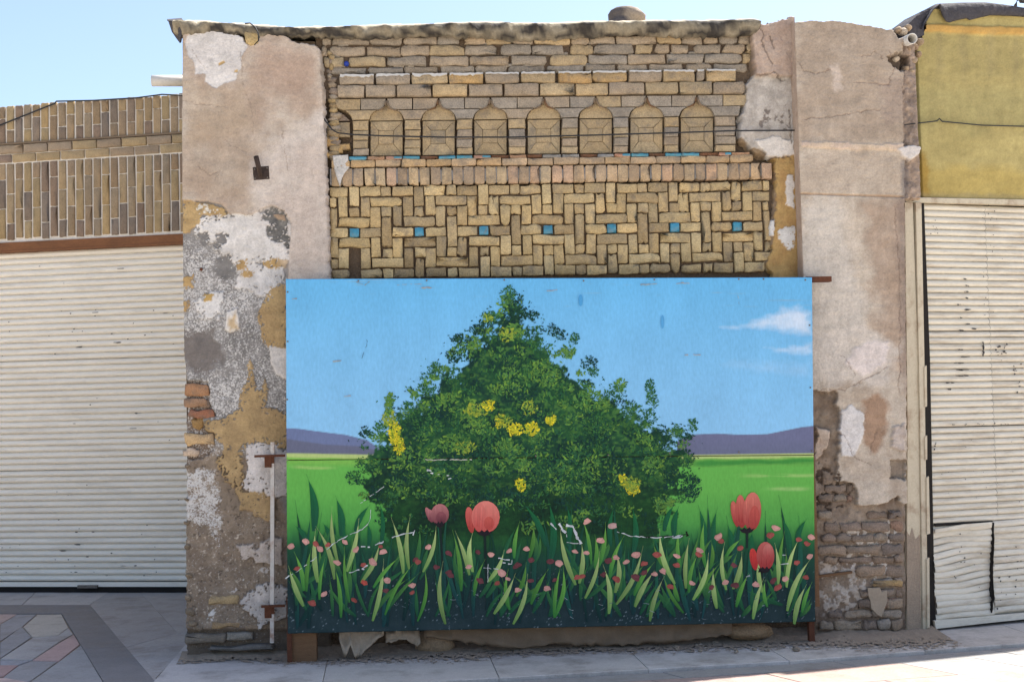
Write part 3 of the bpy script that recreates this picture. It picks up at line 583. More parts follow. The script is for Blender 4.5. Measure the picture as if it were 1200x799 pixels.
# hollow left where bricks show at the corner
hol = sdist(rl.px, rl.py, [(205, 446), (243, 448), (247, 478), (252, 488), (238, 490), (240, 504), (252, 508), (250, 524), (238, 538), (205, 538)]) + (rl.n(5, 72) - .5) * 6
w = np.clip(hol / 2 + .5, 0, 1); rl.h -= .03 * w; rl.c = rl.c * (1 - w[..., None]) + A(120, 104, 90) * w[..., None]
base_ = np.clip((rl.py - 736) / 5, 0, 1); rl.h -= .03 * base_; rl.c = rl.c * (1 - base_[..., None]) + A(110, 98, 86) * base_[..., None]
rl.h -= .09 * np.clip(1 - rg / 2.2, 0, 1) ** 1.5
kp = rg > -1.2; kp = kp[:-1, :-1] & kp[1:, 1:] & kp[:-1, 1:] & kp[1:, :-1]
rl.build('pillar_plaster', 'plaster', house, kp)
for x0, y0, x1, y1, c, pr in ((217, 449.5, 244.5, 464, (158, 118, 86), .004), (215, 466, 242, 476.5, (150, 120, 96), .008), (221, 480, 251, 488.5, (146, 98, 74), .006), (225, 489, 238, 503, (150, 118, 74), -.014), (216, 507, 250, 522, (178, 150, 112), -.002), (233, 467, 246, 478, (128, 108, 92), -.012),
                           (215, 526, 232, 535, (186, 166, 146), -.004), (216, 741.5, 264, 754, (120, 112, 102), .006), (265.5, 741, 297, 751, (138, 130, 118), .004), (244, 697.5, 279, 709, (166, 146, 112), -.004), (245, 755, 320, 763.5, (108, 104, 100), .02), (247, 728, 281, 737, (158, 132, 98), -.006), (286, 730, 316, 738, (140, 120, 98), -.008)):
    pxbrick(house, FP, x0, y0, x1, y1, vary(A(*c), .06), pr, rough=2.6, depth=.08)
for k, (x, y, r) in enumerate(((219.5, 674, 4), (219, 699, 3.5), (221, 716, 5), (224, 730, 5.5), (231, 735, 5), (217.5, 546, 3), (217, 612, 3), (218, 640, 3.2), (217, 585, 2.6))):
    lump('edge_stone', onY(x + 2.5, y, -.03), (r / 172 * 1.1, .03, r / 172 * random.uniform(.5, 1.1)), 'rock', house, vary(A(140, 124, 104), .14), k, 2, .45)
lump('bolt_head', onY(235.8, 315.5, -.06), (.013, .012, .013), 'rust', house, None, 3, 1, .1)

# --- strip of old coats between the bricks and the right pillar
rs = Relief(Frame(0, -.01, 0), FM.loc(856, 200)[0], xq + .02, FM.loc(900, 327)[1], FM.loc(900, 20)[1], .0055)
rs.base((150, 128, 100), (126, 108, 90), 12, 80, -.004, .014)
rs.lay([(860, 88), (950, 88), (950, 185), (905, 180), (878, 172), (858, 150)], (198, 190, 180), .006, (170, 162, 152), amp=4, nsc=8, seed=81, flake=.22, sc=10)
rs.speck([(880, 118), (935, 120), (935, 160), (880, 160)], (128, 118, 110), .48, 4, 82, -.003)
rs.lay([(876, 20), (950, 16), (950, 84), (925, 92), (905, 90), (884, 91), (880, 60)], (186, 166, 150), .030, (170, 148, 132), amp=2.5, nsc=8, seed=83, sc=16, soft=3, rough=.012)
rs.lay([(885, 166), (905, 160), (930, 166), (930, 182), (900, 186)], (220, 212, 202), .012, amp=3, nsc=6, seed=84, flake=.15)
rs.lay([(906, 186), (950, 180), (950, 330), (890, 330), (902, 300), (910, 240)], (186, 154, 100), .006, (178, 142, 92), amp=4, nsc=6, seed=85, flake=.2, sc=9, rough=.008)
rs.lay([(922, 205), (930, 205), (930, 245), (920, 240)], (216, 208, 198), .010, amp=3, nsc=5, seed=86, flake=.25)
rs.lay([(911, 268), (930, 266), (930, 292), (922, 292), (912, 280)], (222, 218, 212), .010, amp=3, nsc=4, seed=87, flake=.34)
rs.lay([(897, 260), (908, 258), (906, 276), (897, 276)], (222, 218, 212), .012, amp=2, nsc=4, seed=88, flake=.2)
for k, pts in enumerate(([(890, 35), (893, 60), (903, 78)], [(884, 90), (905, 88), (918, 94)], [(900, 45), (905, 60)], [(925, 130), (927, 170)], [(888, 205), (912, 204)])): rs.crack(pts, .8, .008, (96, 82, 72), .7, 90 + k)
os_ = [(879, 40), (886, 31), (905, 27), (930, 20), (960, 20), (960, 335), (896, 335), (903, 322), (893, 308), (903, 292), (899, 268), (905, 240), (907, 214), (905, 200), (908, 188), (884, 181), (876, 172), (866, 165), (866, 140), (873, 122), (872, 100), (880, 90), (878, 70)]
rg = sdist(rs.px, rs.py, os_) + (rs.n(5, 95) - .5) * 5
rs.h -= .07 * np.clip(1 - rg / 2.5, 0, 1) ** 1.5; kp = rg > -1.5; kp = kp[:-1, :-1] & kp[1:, 1:] & kp[:-1, 1:] & kp[1:, :-1]
rs.build('edge_plaster', 'plaster', house, kp)

# --- right pillar with its return
rp = Relief(FQ, xq - .006, FQ.loc(1079, 150)[0], -.03, FQ.loc(1000, 18)[1], .0055)
rp.base((182, 166, 147), (202, 189, 172), 30, 100, 0, .008)
rp.tint([(930, 20), (1065, 30), (1065, 165), (935, 168)], (160, 142, 124), .6, 101, 10, 25, 12)
rp.tint([(940, 175), (1062, 180), (1062, 228), (940, 226)], (182, 166, 148), .6, 102, 6, 20, 6)
rp.tint([(938, 232), (985, 234), (1000, 300), (1015, 380), (960, 450), (938, 450)], (206, 197, 185), .8, 103, 14, 22, 14)
rp.tint([(1010, 240), (1062, 240), (1068, 460), (1030, 420), (1020, 330)], (166, 140, 118), .6, 104, 16, 20, 18)
rp.tint([(950, 395), (1010, 380), (1055, 410), (1040, 450), (965, 452)], (210, 200, 188), .8, 105, 12, 14, 10)
rp.tint([(1012, 470), (1030, 460), (1042, 475), (1038, 510), (1025, 532), (1010, 520)], (162, 130, 104), .85, 106, 6, 8, 6)
rp.tint([(1048, 230), (1066, 230), (1070, 460), (1060, 460)], (120, 104, 96), .5, 107, 6, 12, 10)
rp.tint([(1030, 95), (1062, 85), (1062, 135), (1040, 150)], (150, 130, 118), .4, 108, 8, 10, 10)
rp.lay([(938, 166), (1062, 170), (1062, 178), (938, 173)], (212, 190, 164), .006, (206, 184, 166), amp=3, nsc=8, seed=109, soft=2)
q = np.abs(rp.py - (227 + (rp.px - 938) * .03)); w = np.clip(1.6 - q, 0, 1); rp.h -= .010 * w; rp.c = rp.c * (1 - .6 * w[..., None]) + A(176, 140, 104) * (.6 * w[..., None])
rp.lay([(984, 482), (997, 475), (1012, 486), (1012, 508), (1002, 534), (986, 534), (982, 510)], (228, 223, 218), .006, (212, 206, 200), amp=3, nsc=6, seed=110, sc=8, soft=1.5)
rp.lay([(1020, 400), (1040, 402), (1036, 432), (1012, 440), (990, 425), (1004, 405)], (222, 210, 202), .003, amp=6, nsc=9, seed=111, soft=4)
rp.tint([(973, 78), (984, 74), (988, 105), (978, 108)], (206, 190, 176), .7, 112, 4, 6, 5)
for k, pts in enumerate(([(932, 70), (945, 85), (960, 86), (975, 80)], [(1000, 96), (1030, 98), (1042, 101)], [(1042, 60), (1048, 80), (1040, 100)], [(1058, 100), (1060, 170)], [(955, 457), (990, 456), (1020, 442), (1040, 430)], [(982, 500), (1000, 535), (1020, 545)], [(1010, 66), (1025, 62), (1035, 68)], [(940, 140), (985, 136), (1030, 128)], [(1048, 240), (1055, 330), (1054, 460)], [(1020, 530), (1028, 500)], [(985, 415), (1004, 440)])):
    rp.crack(pts, .6, .004, (120, 98, 84), .6, 115 + k)
# broken lower edge: the coat stops and rough masonry is bared
cut = [(940, 458), (956, 458), (984, 459), (979, 470), (985, 482), (983, 530), (981, 562), (1002, 567), (1006, 591), (1025, 594), (1038, 591), (1052, 583), (1058, 590), (1075, 590), (1075, 770), (930, 770), (930, 458)]
w_ = sdist(rp.px, rp.py, cut) + (rp.n(6, 131) - .5) * 7; w = np.clip(w_ / 1.2 + .5, 0, 1)
rough_ = (rp.n(9, 132) - .5) * .03 + (rp.n(22, 133) - .5) * .03
t = np.clip((rp.n(14, 134) - .3) / .4, 0, 1)[..., None]; cc = A(132, 115, 99) * (1 - t) + A(162, 146, 128) * t
rp.h = rp.h * (1 - w) + (-.045 + rough_) * w; rp.c = rp.c * (1 - w[..., None]) + cc * w[..., None]
rp.speck([(958, 640), (1010, 660), (1025, 700), (990, 735), (957, 730)], (196, 184, 170), .5, 5, 135, .006, fade=10)
rp.speck([(985, 605), (1058, 610), (1058, 690), (990, 690)], (204, 194, 182), .44, 4, 136, .004, fade=10)
rp.speck([(955, 530), (985, 545), (1000, 600), (955, 610)], (88, 74, 62), .45, 5, 137, -.012, fade=8)
rp.lay([(957, 500), (974, 505), (972, 520), (960, 540), (955, 538)], (206, 186, 166), .0, (180, 160, 142), amp=3, nsc=6, seed=138, soft=2, rough=.014)
rp.lay([(1046, 500), (1060, 496), (1060, 528), (1044, 524)], (210, 196, 184), .010, (184, 168, 154), amp=3, nsc=5, seed=139, soft=2, rough=.012)
ho = sdist(rp.px, rp.py, [(1045, 540), (1062, 540), (1062, 562), (1044, 560)]) + (rp.n(4, 140) - .5) * 6; w = np.clip(ho / 2 + .5, 0, 1); rp.h -= .05 * w; rp.c = rp.c * (1 - .5 * w[..., None]) + A(110, 96, 84) * .5 * w[..., None]
rp.tint([(930, 715), (1080, 715), (1080, 770), (930, 770)], (110, 96, 84), .7, 141, 6, 10, 12)
# rough band against the yellow wall, set back; broken top corner
sb = sdist(rp.px, rp.py, [(1060, 10), (1090, 10), (1090, 232), (1061, 232), (1059, 120)]) + (rp.n(6, 142) - .5) * 5; w = np.clip(sb / 2 + .5, 0, 1)
t = np.clip((rp.n(6, 143) - .3) / .4, 0, 1)[..., None]; rp.h = rp.h * (1 - w) + (-.05 + (rp.n(5, 144) - .5) * .03) * w; rp.c = rp.c * (1 - w[..., None]) + (A(176, 156, 138) * (1 - t) + A(140, 124, 112) * t) * w[..., None]
sb = sdist(rp.px, rp.py, [(1040, 66), (1052, 62), (1068, 64), (1068, 80), (1056, 82), (1048, 78)]) + (rp.n(4, 145) - .5) * 6; w = np.clip(sb / 2 + .5, 0, 1); rp.h -= .07 * w; rp.c = rp.c * (1 - w[..., None]) + A(96, 82, 70) * w[..., None]
rp.lay([(1052, 176), (1062, 170), (1079, 171), (1078, 181), (1066, 188), (1056, 184)], (216, 208, 200), .012, amp=1.5, nsc=5, seed=146, soft=2)
rp.tint([(1058, 188), (1066, 188), (1067, 232), (1056, 232)], (112, 106, 106), .6, 147, 3, 8, 4)
oq = [(926, 25), (950, 23), (985, 23), (1010, 27), (1035, 32), (1048, 34), (1054, 44), (1068, 40), (1085, 40), (1085, 232), (1062, 233), (1064, 420), (1065, 600), (1066, 760), (1066, 800), (920, 800), (930, 100)]
rg = sdist(rp.px, rp.py, oq) + (rp.n(5, 150) - .5) * 3; e = np.clip(1 - rg / 2., 0, 1) ** 1.5; top_ = (rp.py < 60) | (rp.px > 1050); rp.h -= .08 * e * top_
kp = (rg > -1.2) | (rp.px < 948); kp &= ~((rp.px < 948) & (rp.py < 24.5 - (rp.px - 930) * .1)); kp = kp[:-1, :-1] & kp[1:, 1:] & kp[:-1, 1:] & kp[1:, :-1]
rp.h[:, :4] = np.minimum(rp.h[:, :4], np.array([-.005, -.003, -.002, 0])[None, :] + .002)
rp.build('pillar_plaster', 'plaster', house, kp)
zz = np.linspace(-.03, FQ.loc(940, 24)[1], 420); yy = np.linspace(-.139, .03, 22); YY, ZZ = np.meshgrid(yy, zz)
nn = fbm(YY * 30, ZZ * 22, 160); XX = xq - .004 + (nn - .5) * .010 - .004 * np.clip((YY + .139) / .03, 0, 1)
cc = (A(176, 152, 132) * (1 - nn[..., None]) + A(204, 184, 166) * nn[..., None])
o = gridmesh('pillar_return', XX, YY, ZZ, M['plaster'], cc, house)
# bared bricks at the foot of the right pillar
rows = [(567, 578, 958), (579, 589, 958), (599, 609, 957), (611.5, 624, 958), (626, 636, 958), (638.6, 651, 958), (652, 661, 958), (663, 677, 998), (678, 688, 1018), (689, 700.6, 1004), (701.7, 714, 1000), (715, 725.4, 962), (726.5, 739, 960)]
for k, (a, b, x0) in enumerate(rows):
    x = x0 + random.uniform(0, 10); xe = 1000 if k < 2 else 1059
    while x < xe - 5:
        w = min(random.choice([17, 26, 34, 40]), xe - x)
        if random.random() < .88:
            pxbrick(house, FQ, x + .6, a + .4 - (x - 957) * .012, x + w - .8, b - .5 - (x - 957) * .012, vary(A(*random.choice([(128, 112, 98), (122, 108, 96), (136, 120, 104), (130, 106, 90), (140, 128, 114)])), .14), -.022 + random.uniform(-.014, .012), rough=2.6, depth=.08, tilt=random.uniform(-.02, .02))
        x += w
pxbrick(house, FQ, 1023, 679, 1058, 688, A(158, 132, 92), -.012, rough=2.4); pxbrick(house, FQ, 1041, 702, 1058, 713.5, A(146, 128, 108), -.010, rough=2.6); pxbrick(house, FQ, 1049, 553, 1060, 563, A(136, 124, 114), -.06, rough=2.6)
pxpoly('plaster_flake', house, FQ, [(1017, 689), (1031, 688), (1033, 693), (1039, 692), (1040, 704), (1036, 716), (1033, 723), (1027, 719), (1021, 713), (1020, 703), (1018, 698)], 'card', -.008, .02, .003, .002)
pxpoly('batten', house, FQ, [(957, 674), (999, 669), (999, 671.5), (957, 677)], 'wood', -.012, .03)
# salts and lime drip on the frieze end
pxpoly('lime_patch', nic, FM, [(390, 182), (408, 181), (409, 196), (403, 204), (400, 211), (398.5, 219), (396, 212), (393, 203), (391, 194)], 'rock', .024, .03, .006, .003, A(196, 192, 186))
y = 58
while y < 181:
    h = random.uniform(5, 9); x = 383.5 + (y - 58) * .02 + random.uniform(-1, 2); w = random.uniform(9, 14) if y > 86 else random.uniform(4, 7)
    P = [(x + random.uniform(-1, 2), y + random.uniform(0, 2)), (x + w * .5, y + random.uniform(-1, 1)), (x + w, y + random.uniform(0, 2.5)), (x + w + random.uniform(-1, 1.5), y + h * .6), (x + w * .7, y + h), (x + w * .2, y + h - random.uniform(0, 1)), (x - random.uniform(0, 1), y + h * .6)]
    pxpoly('brick_fragment', house, FM, P, 'brick', random.uniform(-.012, .006), .05, .010, .003, vary(A(*random.choice([(150, 130, 98), GRY, GRB, (158, 136, 98), (132, 118, 104)])), .12), True, .002); y += h * random.uniform(.7, .9)
lump('blue_plug', onY(406, 75, -.02), (.018, .02, .020), 'blue', par, None, 5, 2, .06)

# --- roof capping: mud and sheet lapped over the wall head
TX = [196, 206, 213, 250, 300, 340, 380, 430, 480, 530, 580, 640, 700, 760, 820, 860, 884, 892]; TT = [24.5, 23.5, 23, 25, 29, 31, 31, 29, 28, 26, 25.5, 26.5, 24.5, 23.5, 23.5, 22.5, 22, 24]
BB = [36, 40, 42, 40, 44, 44, 43.5, 44.5, 43, 43, 46, 48, 41.5, 41, 43, 42, 40, 34]
ns = 260; xs_ = np.linspace(203, 890, ns); prof = [(.9, -.02, 0), (.25, .0, 0), (.06, .008, 0), (-.03, .004, 0), (-.075, -.012, .05), (-.095, 0, .3), (-.09, 0, .6), (-.075, 0, .88), (-.05, 0, 1.), (.02, 0, .95)]
Xg = np.zeros((ns, len(prof))); Yg = Xg.copy(); Zg = Xg.copy(); Cg = np.zeros((ns, len(prof), 3))
for i, x in enumerate(xs_):
    tz_ = onY(x, np.interp(x, TX, TT), -.05); bz = onY(x, np.interp(x, TX, BB), -.05); n1 = fbm(np.array(x / 14.), np.array(3.), 5); n2 = fbm(np.array(x / 5.), np.array(8.), 6)
    for j, (y, dz, f) in enumerate(prof):
        rip = (fbm(np.array(x / 11.), np.array(j * .45), 8) - .5) * 1.9
        Xg[i, j] = tz_[0]; Yg[i, j] = y + rip * .05 * (f > 0); Zg[i, j] = tz_[2] + dz + (bz[2] - tz_[2]) * f + (n2 - .5) * .034 * (f > .5) + (n1 - .5) * .03 * (f > .8) + rip * .012 * (f == 0)
        st = fbm(np.array(x / 15.), np.array(j * .7), 11); st = np.clip((st - .38) * 4, 0, 1); Cg[i, j] = A(148, 138, 118) * (1 - st) + A(62, 58, 54) * st if f > 0 else A(196, 186, 168)
gridmesh('roof_capping', Xg, Yg, Zg, M['cap'], Cg, house)
box('roof_slab', (xl + .02, .2, 4.121), (xr - .02, 4.38, 4.19), 'roofmud', house)
# torn felt flap hanging off the roof corner
z0 = onY(196, 25, -.03); P = [onY(196, 24.8, .25), onY(213, 23.5, .25), onY(216, 26, -.09), onY(198, 26, -.02), onY(203, 37, .02), onY(214, 42, -.06), onY(212.5, 50, .04), onY(208, 44, .06)]
wmesh('felt_flap', P, [(0, 1, 2, 3), (3, 2, 5, 4), (4, 5, 6, 7)], M['felt'], house, False).modifiers.new('t', 'SOLIDIFY').thickness = .012
# loose packing brick with a wire loop at the cap
pxpoly('brick', house, FP, [(285, 36), (303, 38), (303, 51), (294, 54), (288, 50)], 'brick', .03, .08, .012, .003, A(168, 146, 104), True)
tube('wire_loop', [onY(x, y, -.11) for x, y in ((287, 28), (293, 27.5), (299, 32), (303, 40), (303, 48), (298, 53))], .005, 'cable', house, 5)

# ================================================================== BRICK SHOP set back on the left
shop = empty('brick_shop', FL.w(-1, 0), 'low shop with upright brown brick courses and pale joints above a rusty lintel', 'shop')
def fbox(name, fr, s0, s1, z0, z1, off0, off1, m, parent, col=None):
    P = [fr.w(s, z, o) for z in (z0, z1) for s, o in ((s0, off1), (s1, off1), (s1, off0), (s0, off0))]
    return wmesh(name, P, [(0, 3, 2, 1), (4, 5, 6, 7), (0, 1, 5, 4), (1, 2, 6, 5), (2, 3, 7, 6), (3, 0, 4, 7)], M[m], parent, False, col)
zt = FL.loc(105, 117.3)[1]; zb1 = FL.loc(105, 162.5)[1]; c1a, c1b = FL.loc(105, 174.3)[1], FL.loc(105, 164.8)[1]; c2a, c2b = FL.loc(105, 184.6)[1], FL.loc(105, 175.6)[1]
zl0 = FL.loc(105, 186)[1]; zl1 = FL.loc(105, 278)[1]; zlb = FL.loc(105, 291)[1]
sA, sB = -5.2, .75
fbox('wall', FL, sA, sB, zl1 - .01, zt - .012, -.30, -.012, 'shopmortar', shop)
fbox('wall', FL, sA, sB, zlb + .02, zl1 - .012, -.30, -.05, 'mortar', shop)
fbox('wall', FL, sB - .35, sB, -.05, zlb + .02, -.30, -.03, 'mortar', shop)
fbox('roof_slab', FL, sA, sB, zt - .5, zt - .3, -3.6, -.301, 'roofmud', shop)
SBR = [(151, 131, 104), (145, 125, 99), (155, 134, 103), (139, 119, 95), (159, 137, 101), (143, 126, 103), (131, 111, 93), (151, 130, 99), (127, 112, 97)]
cx = lambda i: FL.loc((45 + 38.5 * i) / 3.805, 150)[0]
bw = (cx(1) - cx(0)) * .785
sbk = lambda s, za, zb, w: brick(shop, FL, s, (za + zb) / 2, w, abs(zb - za) - .009, vary(A(*random.choice(SBR)), .1, .03), random.uniform(-.002, .003), m='shopbrick', rough=.8, depth=.03, tilt=random.uniform(-.006, .006))
for i in range(-32, 34):
    s = cx(i)
    if s > sB - .03: break
    if s < sA + .03: continue
    h = zt - zb1; cut = zt - h * (.34 if i % 2 else .64)
    sbk(s, zt + random.uniform(-.01, .008), cut, bw); sbk(s, cut, zb1, bw)
    z = zl0; full = (zl0 - zl1) / 2.62; k = 0
    seq = [full * .55, full, full] if i % 2 else [full, full, full * .6]
    for q in seq:
        e = max(z - q * random.uniform(.97, 1.03), zl1 + .006)
        if z - e > .03: sbk(s, z, e, bw)
        z = e
L_ = (FL.loc(130, 170)[0] - FL.loc(101, 170)[0]); 
for r, (a, b) in enumerate(((c1a, c1b), (c2a, c2b))):
    s = sA + .1 + r * L_ * .5
    while s < sB - .2:
        brick(shop, FL, s, (a + b) / 2, L_ - .013, b - a, vary(A(*random.choice([(158, 138, 106), (148, 130, 108), (152, 132, 100), (140, 122, 108)])), .1, .03), .004 + .012 * (r == 0), m='shopbrick', rough=.8, depth=.03); s += L_
fbox('ledge', FL, sA, sB, zb1 - .012, zb1 + .004, -.02, .022, 'cloth', shop)
fbox('lintel_beam', FL, sA, sB, zlb + .012, zl1 - .013, -.10, .012, 'lintel', shop)
fbox('lintel_lip', FL, sA, sB, zlb - .004, zlb + .010, -.10, .022, 'lintel', shop)
# roller shutter
def slat_mesh(name, w, h, m, bul=.016, nseg=1, warp=None):
    prof = [(.004, 0), (-.002, .03 * h), (-.55 * bul, .10 * h), (-.9 * bul, .26 * h), (-bul, .42 * h), (-.86 * bul, .62 * h), (-.5 * bul, .84 * h), (-.12 * bul, .96 * h), (.006, h)]
    V = []; F = []; n = len(prof)
    for i in range(nseg + 1):
        t = i / nseg; x = (t - .5) * w
        for y, z in prof:
            d = warp(t, z / h) if warp else (0, 0); V.append((x, y + d[0], z + d[1]))
    for i in range(nseg):
        for j in range(n - 1): F.append((i * n + j, (i + 1) * n + j, (i + 1) * n + j + 1, i * n + j + 1))
    return mesh(name, V, F, M[m])
def chips(name, parent, fr, marks, off, m='chip'):     # bare marks where the paint has gone
    V = []; F = []
    for x, y, w, h in marks:
        s, z = fr.loc(x, y, off); w /= 150; h /= 92; n = random.randint(6, 9); b = len(V)
        for k in range(n):
            a = 2 * math.pi * k / n; q = random.uniform(.45, 1.1); V.append(fr.w(s + math.cos(a) * w * q, z + math.sin(a) * h * q, off))
        F.append(tuple(range(b, b + n)))
    return tag(wmesh(name, V, F, M[m], parent, False), kind='stuff')
zs0 = FL.loc(105, 688.5)[1]; zs1 = zlb
sh = empty('roller_shutter', FL.w(-1.2, zs0), 'closed cream ribbed roller shutter below the rusty lintel of the brick shop', 'shutter')
railh = .055; nsl = 54; ph = (zs1 - zs0 - railh) / nsl; me = slat_mesh('slat', sB - .37 - sA, ph, 'cream', .025)
for k in range(nsl):
    o = obj('slat', me, sh, FL.w((sA + sB - .37) / 2, zs0 + railh + k * ph, -.055), FL.ang); o.scale = (random.uniform(.998, 1.0), random.uniform(.9, 1.1), 1.0 if k not in (17, 35) else .95)
fbox('bottom_rail', FL, sA, sB - .37, zs0 + .006, zs0 + railh - .006, -.075, -.035, 'cream', sh)
fbox('dark_backing', FL, sA, sB - .3, zs0 - .04, zs1 + .05, -.12, -.075, 'dark', sh)  # dark panel added to keep sky light from showing between the slats
fbox('shadow_gap', FL, sA, sB - .37, zs0 - .05, zs0 + .005, -.09, -.05, 'dark', sh)
fbox('hasp', FL, FL.loc(90, 688)[0], FL.loc(113, 688)[0], zs0 - .004, zs0 + .022, -.034, -.008, 'steel', sh)
mk = []
for k in range(70):                                    # clustered scuffs on the rib edges
    x = random.choice([15, 44, 71, 87, 92, 110, 137, 160, 186, 205]) + random.gauss(0, 7); j = random.choice([random.randrange(0, 54), random.randrange(36, 44), random.randrange(0, 10)])
    if x < 1 or x > 212: continue
    zc = zs0 + railh + (j + random.choice([.5, .95])) * ph; mk.append((x, FL_y := 0, 0, 0)) if False else mk.append((x, zc, random.choice([.7, .9, 1.2, 1.2, 2.4, 5]), random.uniform(.35, .9)))
V = []; F = []
for x, zc, w, h in mk:
    s = FL.loc(x, 450, -.04)[0]; b = len(V); n = 7
    for q in range(n):
        a = 2 * math.pi * q / n; r = random.uniform(.5, 1.1); V.append(FL.w(s + math.cos(a) * w * r / 120, zc + math.sin(a) * h * r / 120, -.0275))
    F.append(tuple(range(b, b + n)))
tag(wmesh('paint_chips', V, F, M['chip'], sh, False), kind='stuff')
# wire along the parapet, white drain pipe above
tag(tube('cable', [FL.w(*FL.loc(x, y, .03), .03) for x, y in ((-40, 160), (0, 147), (30, 135), (64, 121.5), (66, 119), (110, 118), (160, 115), (190, 111), (214, 112))], .0075, 'cable', None, 5), 'thin dark cable running along the top of the brick shop parapet', 'cable')
pA = onY(178, 95, 1.0); pB = onY(230, 95, 1.0); pB[2] += .0
dp = tube('drain_pipe', [pA, pA + (pB - pA) * .3, pB], .042, 'pvc', None, 14, False)
dp.modifiers.new('t', 'SOLIDIFY').thickness = .006; tag(dp, 'white plastic drain pipe sticking out beside the plastered pillar above the brick shop', 'pipe')

# ================================================================== YELLOW SHOP on the right
ysh = empty('yellow_shop', FR.w(.8, 0), 'shop with stained yellow rendered wall under torn black roofing felt', 'shop')
zy0 = FR.loc(1140, 233)[1]; zy1 = FR.loc(1140, 10)[1] - .03
s_l = FR.loc(1077, 150)[0]; S_R = 3.2
zc_ = FR.loc(1090, 50)[1]; sc_ = FR.loc(1102, 20)[0]
fbox('wall_core', FR, s_l + .012, S_R, zy0 + .01, zc_, -.35, -.012, 'mortar', ysh)
fbox('wall_core', FR, sc_, S_R, zc_, zy1 - .06, -.35, -.012, 'mortar', ysh)
fbox('wall_core', FR, 1.9, S_R, -.05, zy0 + .01, -.35, -.012, 'roofmud', ysh)
fbox('roof_slab', FR, s_l + .02, S_R, zc_ - .2, zc_ - .05, -4.0, -.351, 'roofmud', ysh)
ry = Relief(FR, s_l, S_R, zy0, zy1, .010)
ry.base((186, 170, 112), (172, 157, 102), 40, 200, .0, .006)
ry.tint([(1060, 100), (1300, 110), (1300, 150), (1060, 150)], (166, 158, 108), .5, 201, 16, 30, 20)
ry.tint([(1100, 45), (1220, 40), (1220, 95), (1120, 90)], (164, 150, 98), .5, 202, 14, 18, 14)
ry.tint([(1060, 195), (1300, 200), (1300, 240), (1060, 236)], (186, 160, 84), .5, 203, 8, 20, 10)
ry.tint([(1076, 180), (1086, 180), (1090, 236), (1076, 236)], (160, 126, 52), .7, 204, 4, 8, 4)
ry.tint([(1070, 226), (1300, 230), (1300, 240), (1070, 240)], (150, 138, 104), .5, 205, 4, 10, 4)
bd = [(1060, 31), (1085, 29), (1130, 31), (1210, 33), (1400, 33), (1400, 42), (1210, 41), (1150, 41), (1110, 38.5), (1060, 37)]
ry.lay(bd, (198, 160, 92), .012, (192, 152, 84), amp=1.5, nsc=9, seed=206, soft=2)
for x in (1100, 1128, 1160, 1190): ry.tint([(x - 3, 40), (x + 4, 40), (x + 6, 80), (x - 2, 95)], (146, 134, 96), .45, 207 + x, 5, 9, 8)
for k in range(9): ry.tint([(1085 + k * 14, 48), (1093 + k * 14, 48), (1096 + k * 14, 150 - 10 * (k % 4)), (1087 + k * 14, 160)], (150, 136, 92), .28, 215 + k, 9, 12, 10)
ry.h[:, 0] = -.2
rg = sdist(ry.px, ry.py, [(1070, 250), (1070, 60), (1080, 46), (1084, 28), (1091, 14), (1099, 4), (1120, -20), (1700, -40), (1700, 260)]); kp = rg > -.5; kp = kp[:-1, :-1] & kp[1:, 1:] & kp[:-1, 1:] & kp[1:, :-1]
ry.build('wall_render', 'yellow', ysh, kp)
# block added out of view to cast its shadow on the street paving
fbox('unseen_shadow_block', FR, 1.5, S_R, zy1 - .1, 5.6, -.55, -.06, 'roofmud', ysh)
# roofing felt folded over the parapet
fx = np.linspace(FR.loc(1076, 20)[0], S_R, 120); FTX = [1076, 1082, 1090, 1099, 1130, 1157, 1180, 1200, 1300, 1500]; FTT = [34, 24, 12, 5, 3.5, 3.2, 6, 9.5, 11, 11]; FBB = [36, 27, 15, 8, 28, 19, 20, 21, 22, 22]
sx = [FR.loc(x, 20)[0] for x in FTX]; Xg = np.zeros((120, 8)); Yg = Xg.copy(); Zg = Xg.copy()
for i, s in enumerate(fx):
    X0 = np.interp(s, sx, FTX); t = np.interp(s, sx, FTT); b = np.interp(s, sx, [36, 26, 14, 7, 26, 19.5, 20, 21, 22, 22])
    if 1098.5 < X0 < 1132: b = np.interp(X0, [1098.5, 1101, 1106, 1120, 1132], [7, 20, 29, 25, 22.5])
    zt_ = FR.loc(X0, t)[1]; zb_ = FR.loc(X0, b)[1]
    for j, (o_, dz, f) in enumerate(((-.9, -.05, 0), (-.2, .0, 0), (-.02, .008, 0), (.028, -.006, .06), (.04, 0, .3), (.042, 0, .6), (.036, 0, .9), (.026, 0, 1))):
        P = FR.w(s, zt_ + dz + (zb_ - zt_) * f, o_ + (fbm(np.array(X0 / 8.), np.array(j * .5), 31) - .5) * .03 * (f > .1)); Xg[i, j], Yg[i, j], Zg[i, j] = P
fl = gridmesh('roof_felt', Xg, Yg, Zg, M['felt'], None, ysh); fl.modifiers.new('t', 'SOLIDIFY').thickness = .006
# felt tail running down to the pillar
tl = [(1095, 8), (1100, 6), (1086, 16), (1083, 28), (1083, 42), (1075, 46), (1066, 40), (1060, 33), (1070, 22), (1082, 13)]
pxpoly('felt_tail', ysh, FR, tl, 'felt', .012, .22, .012, .006)
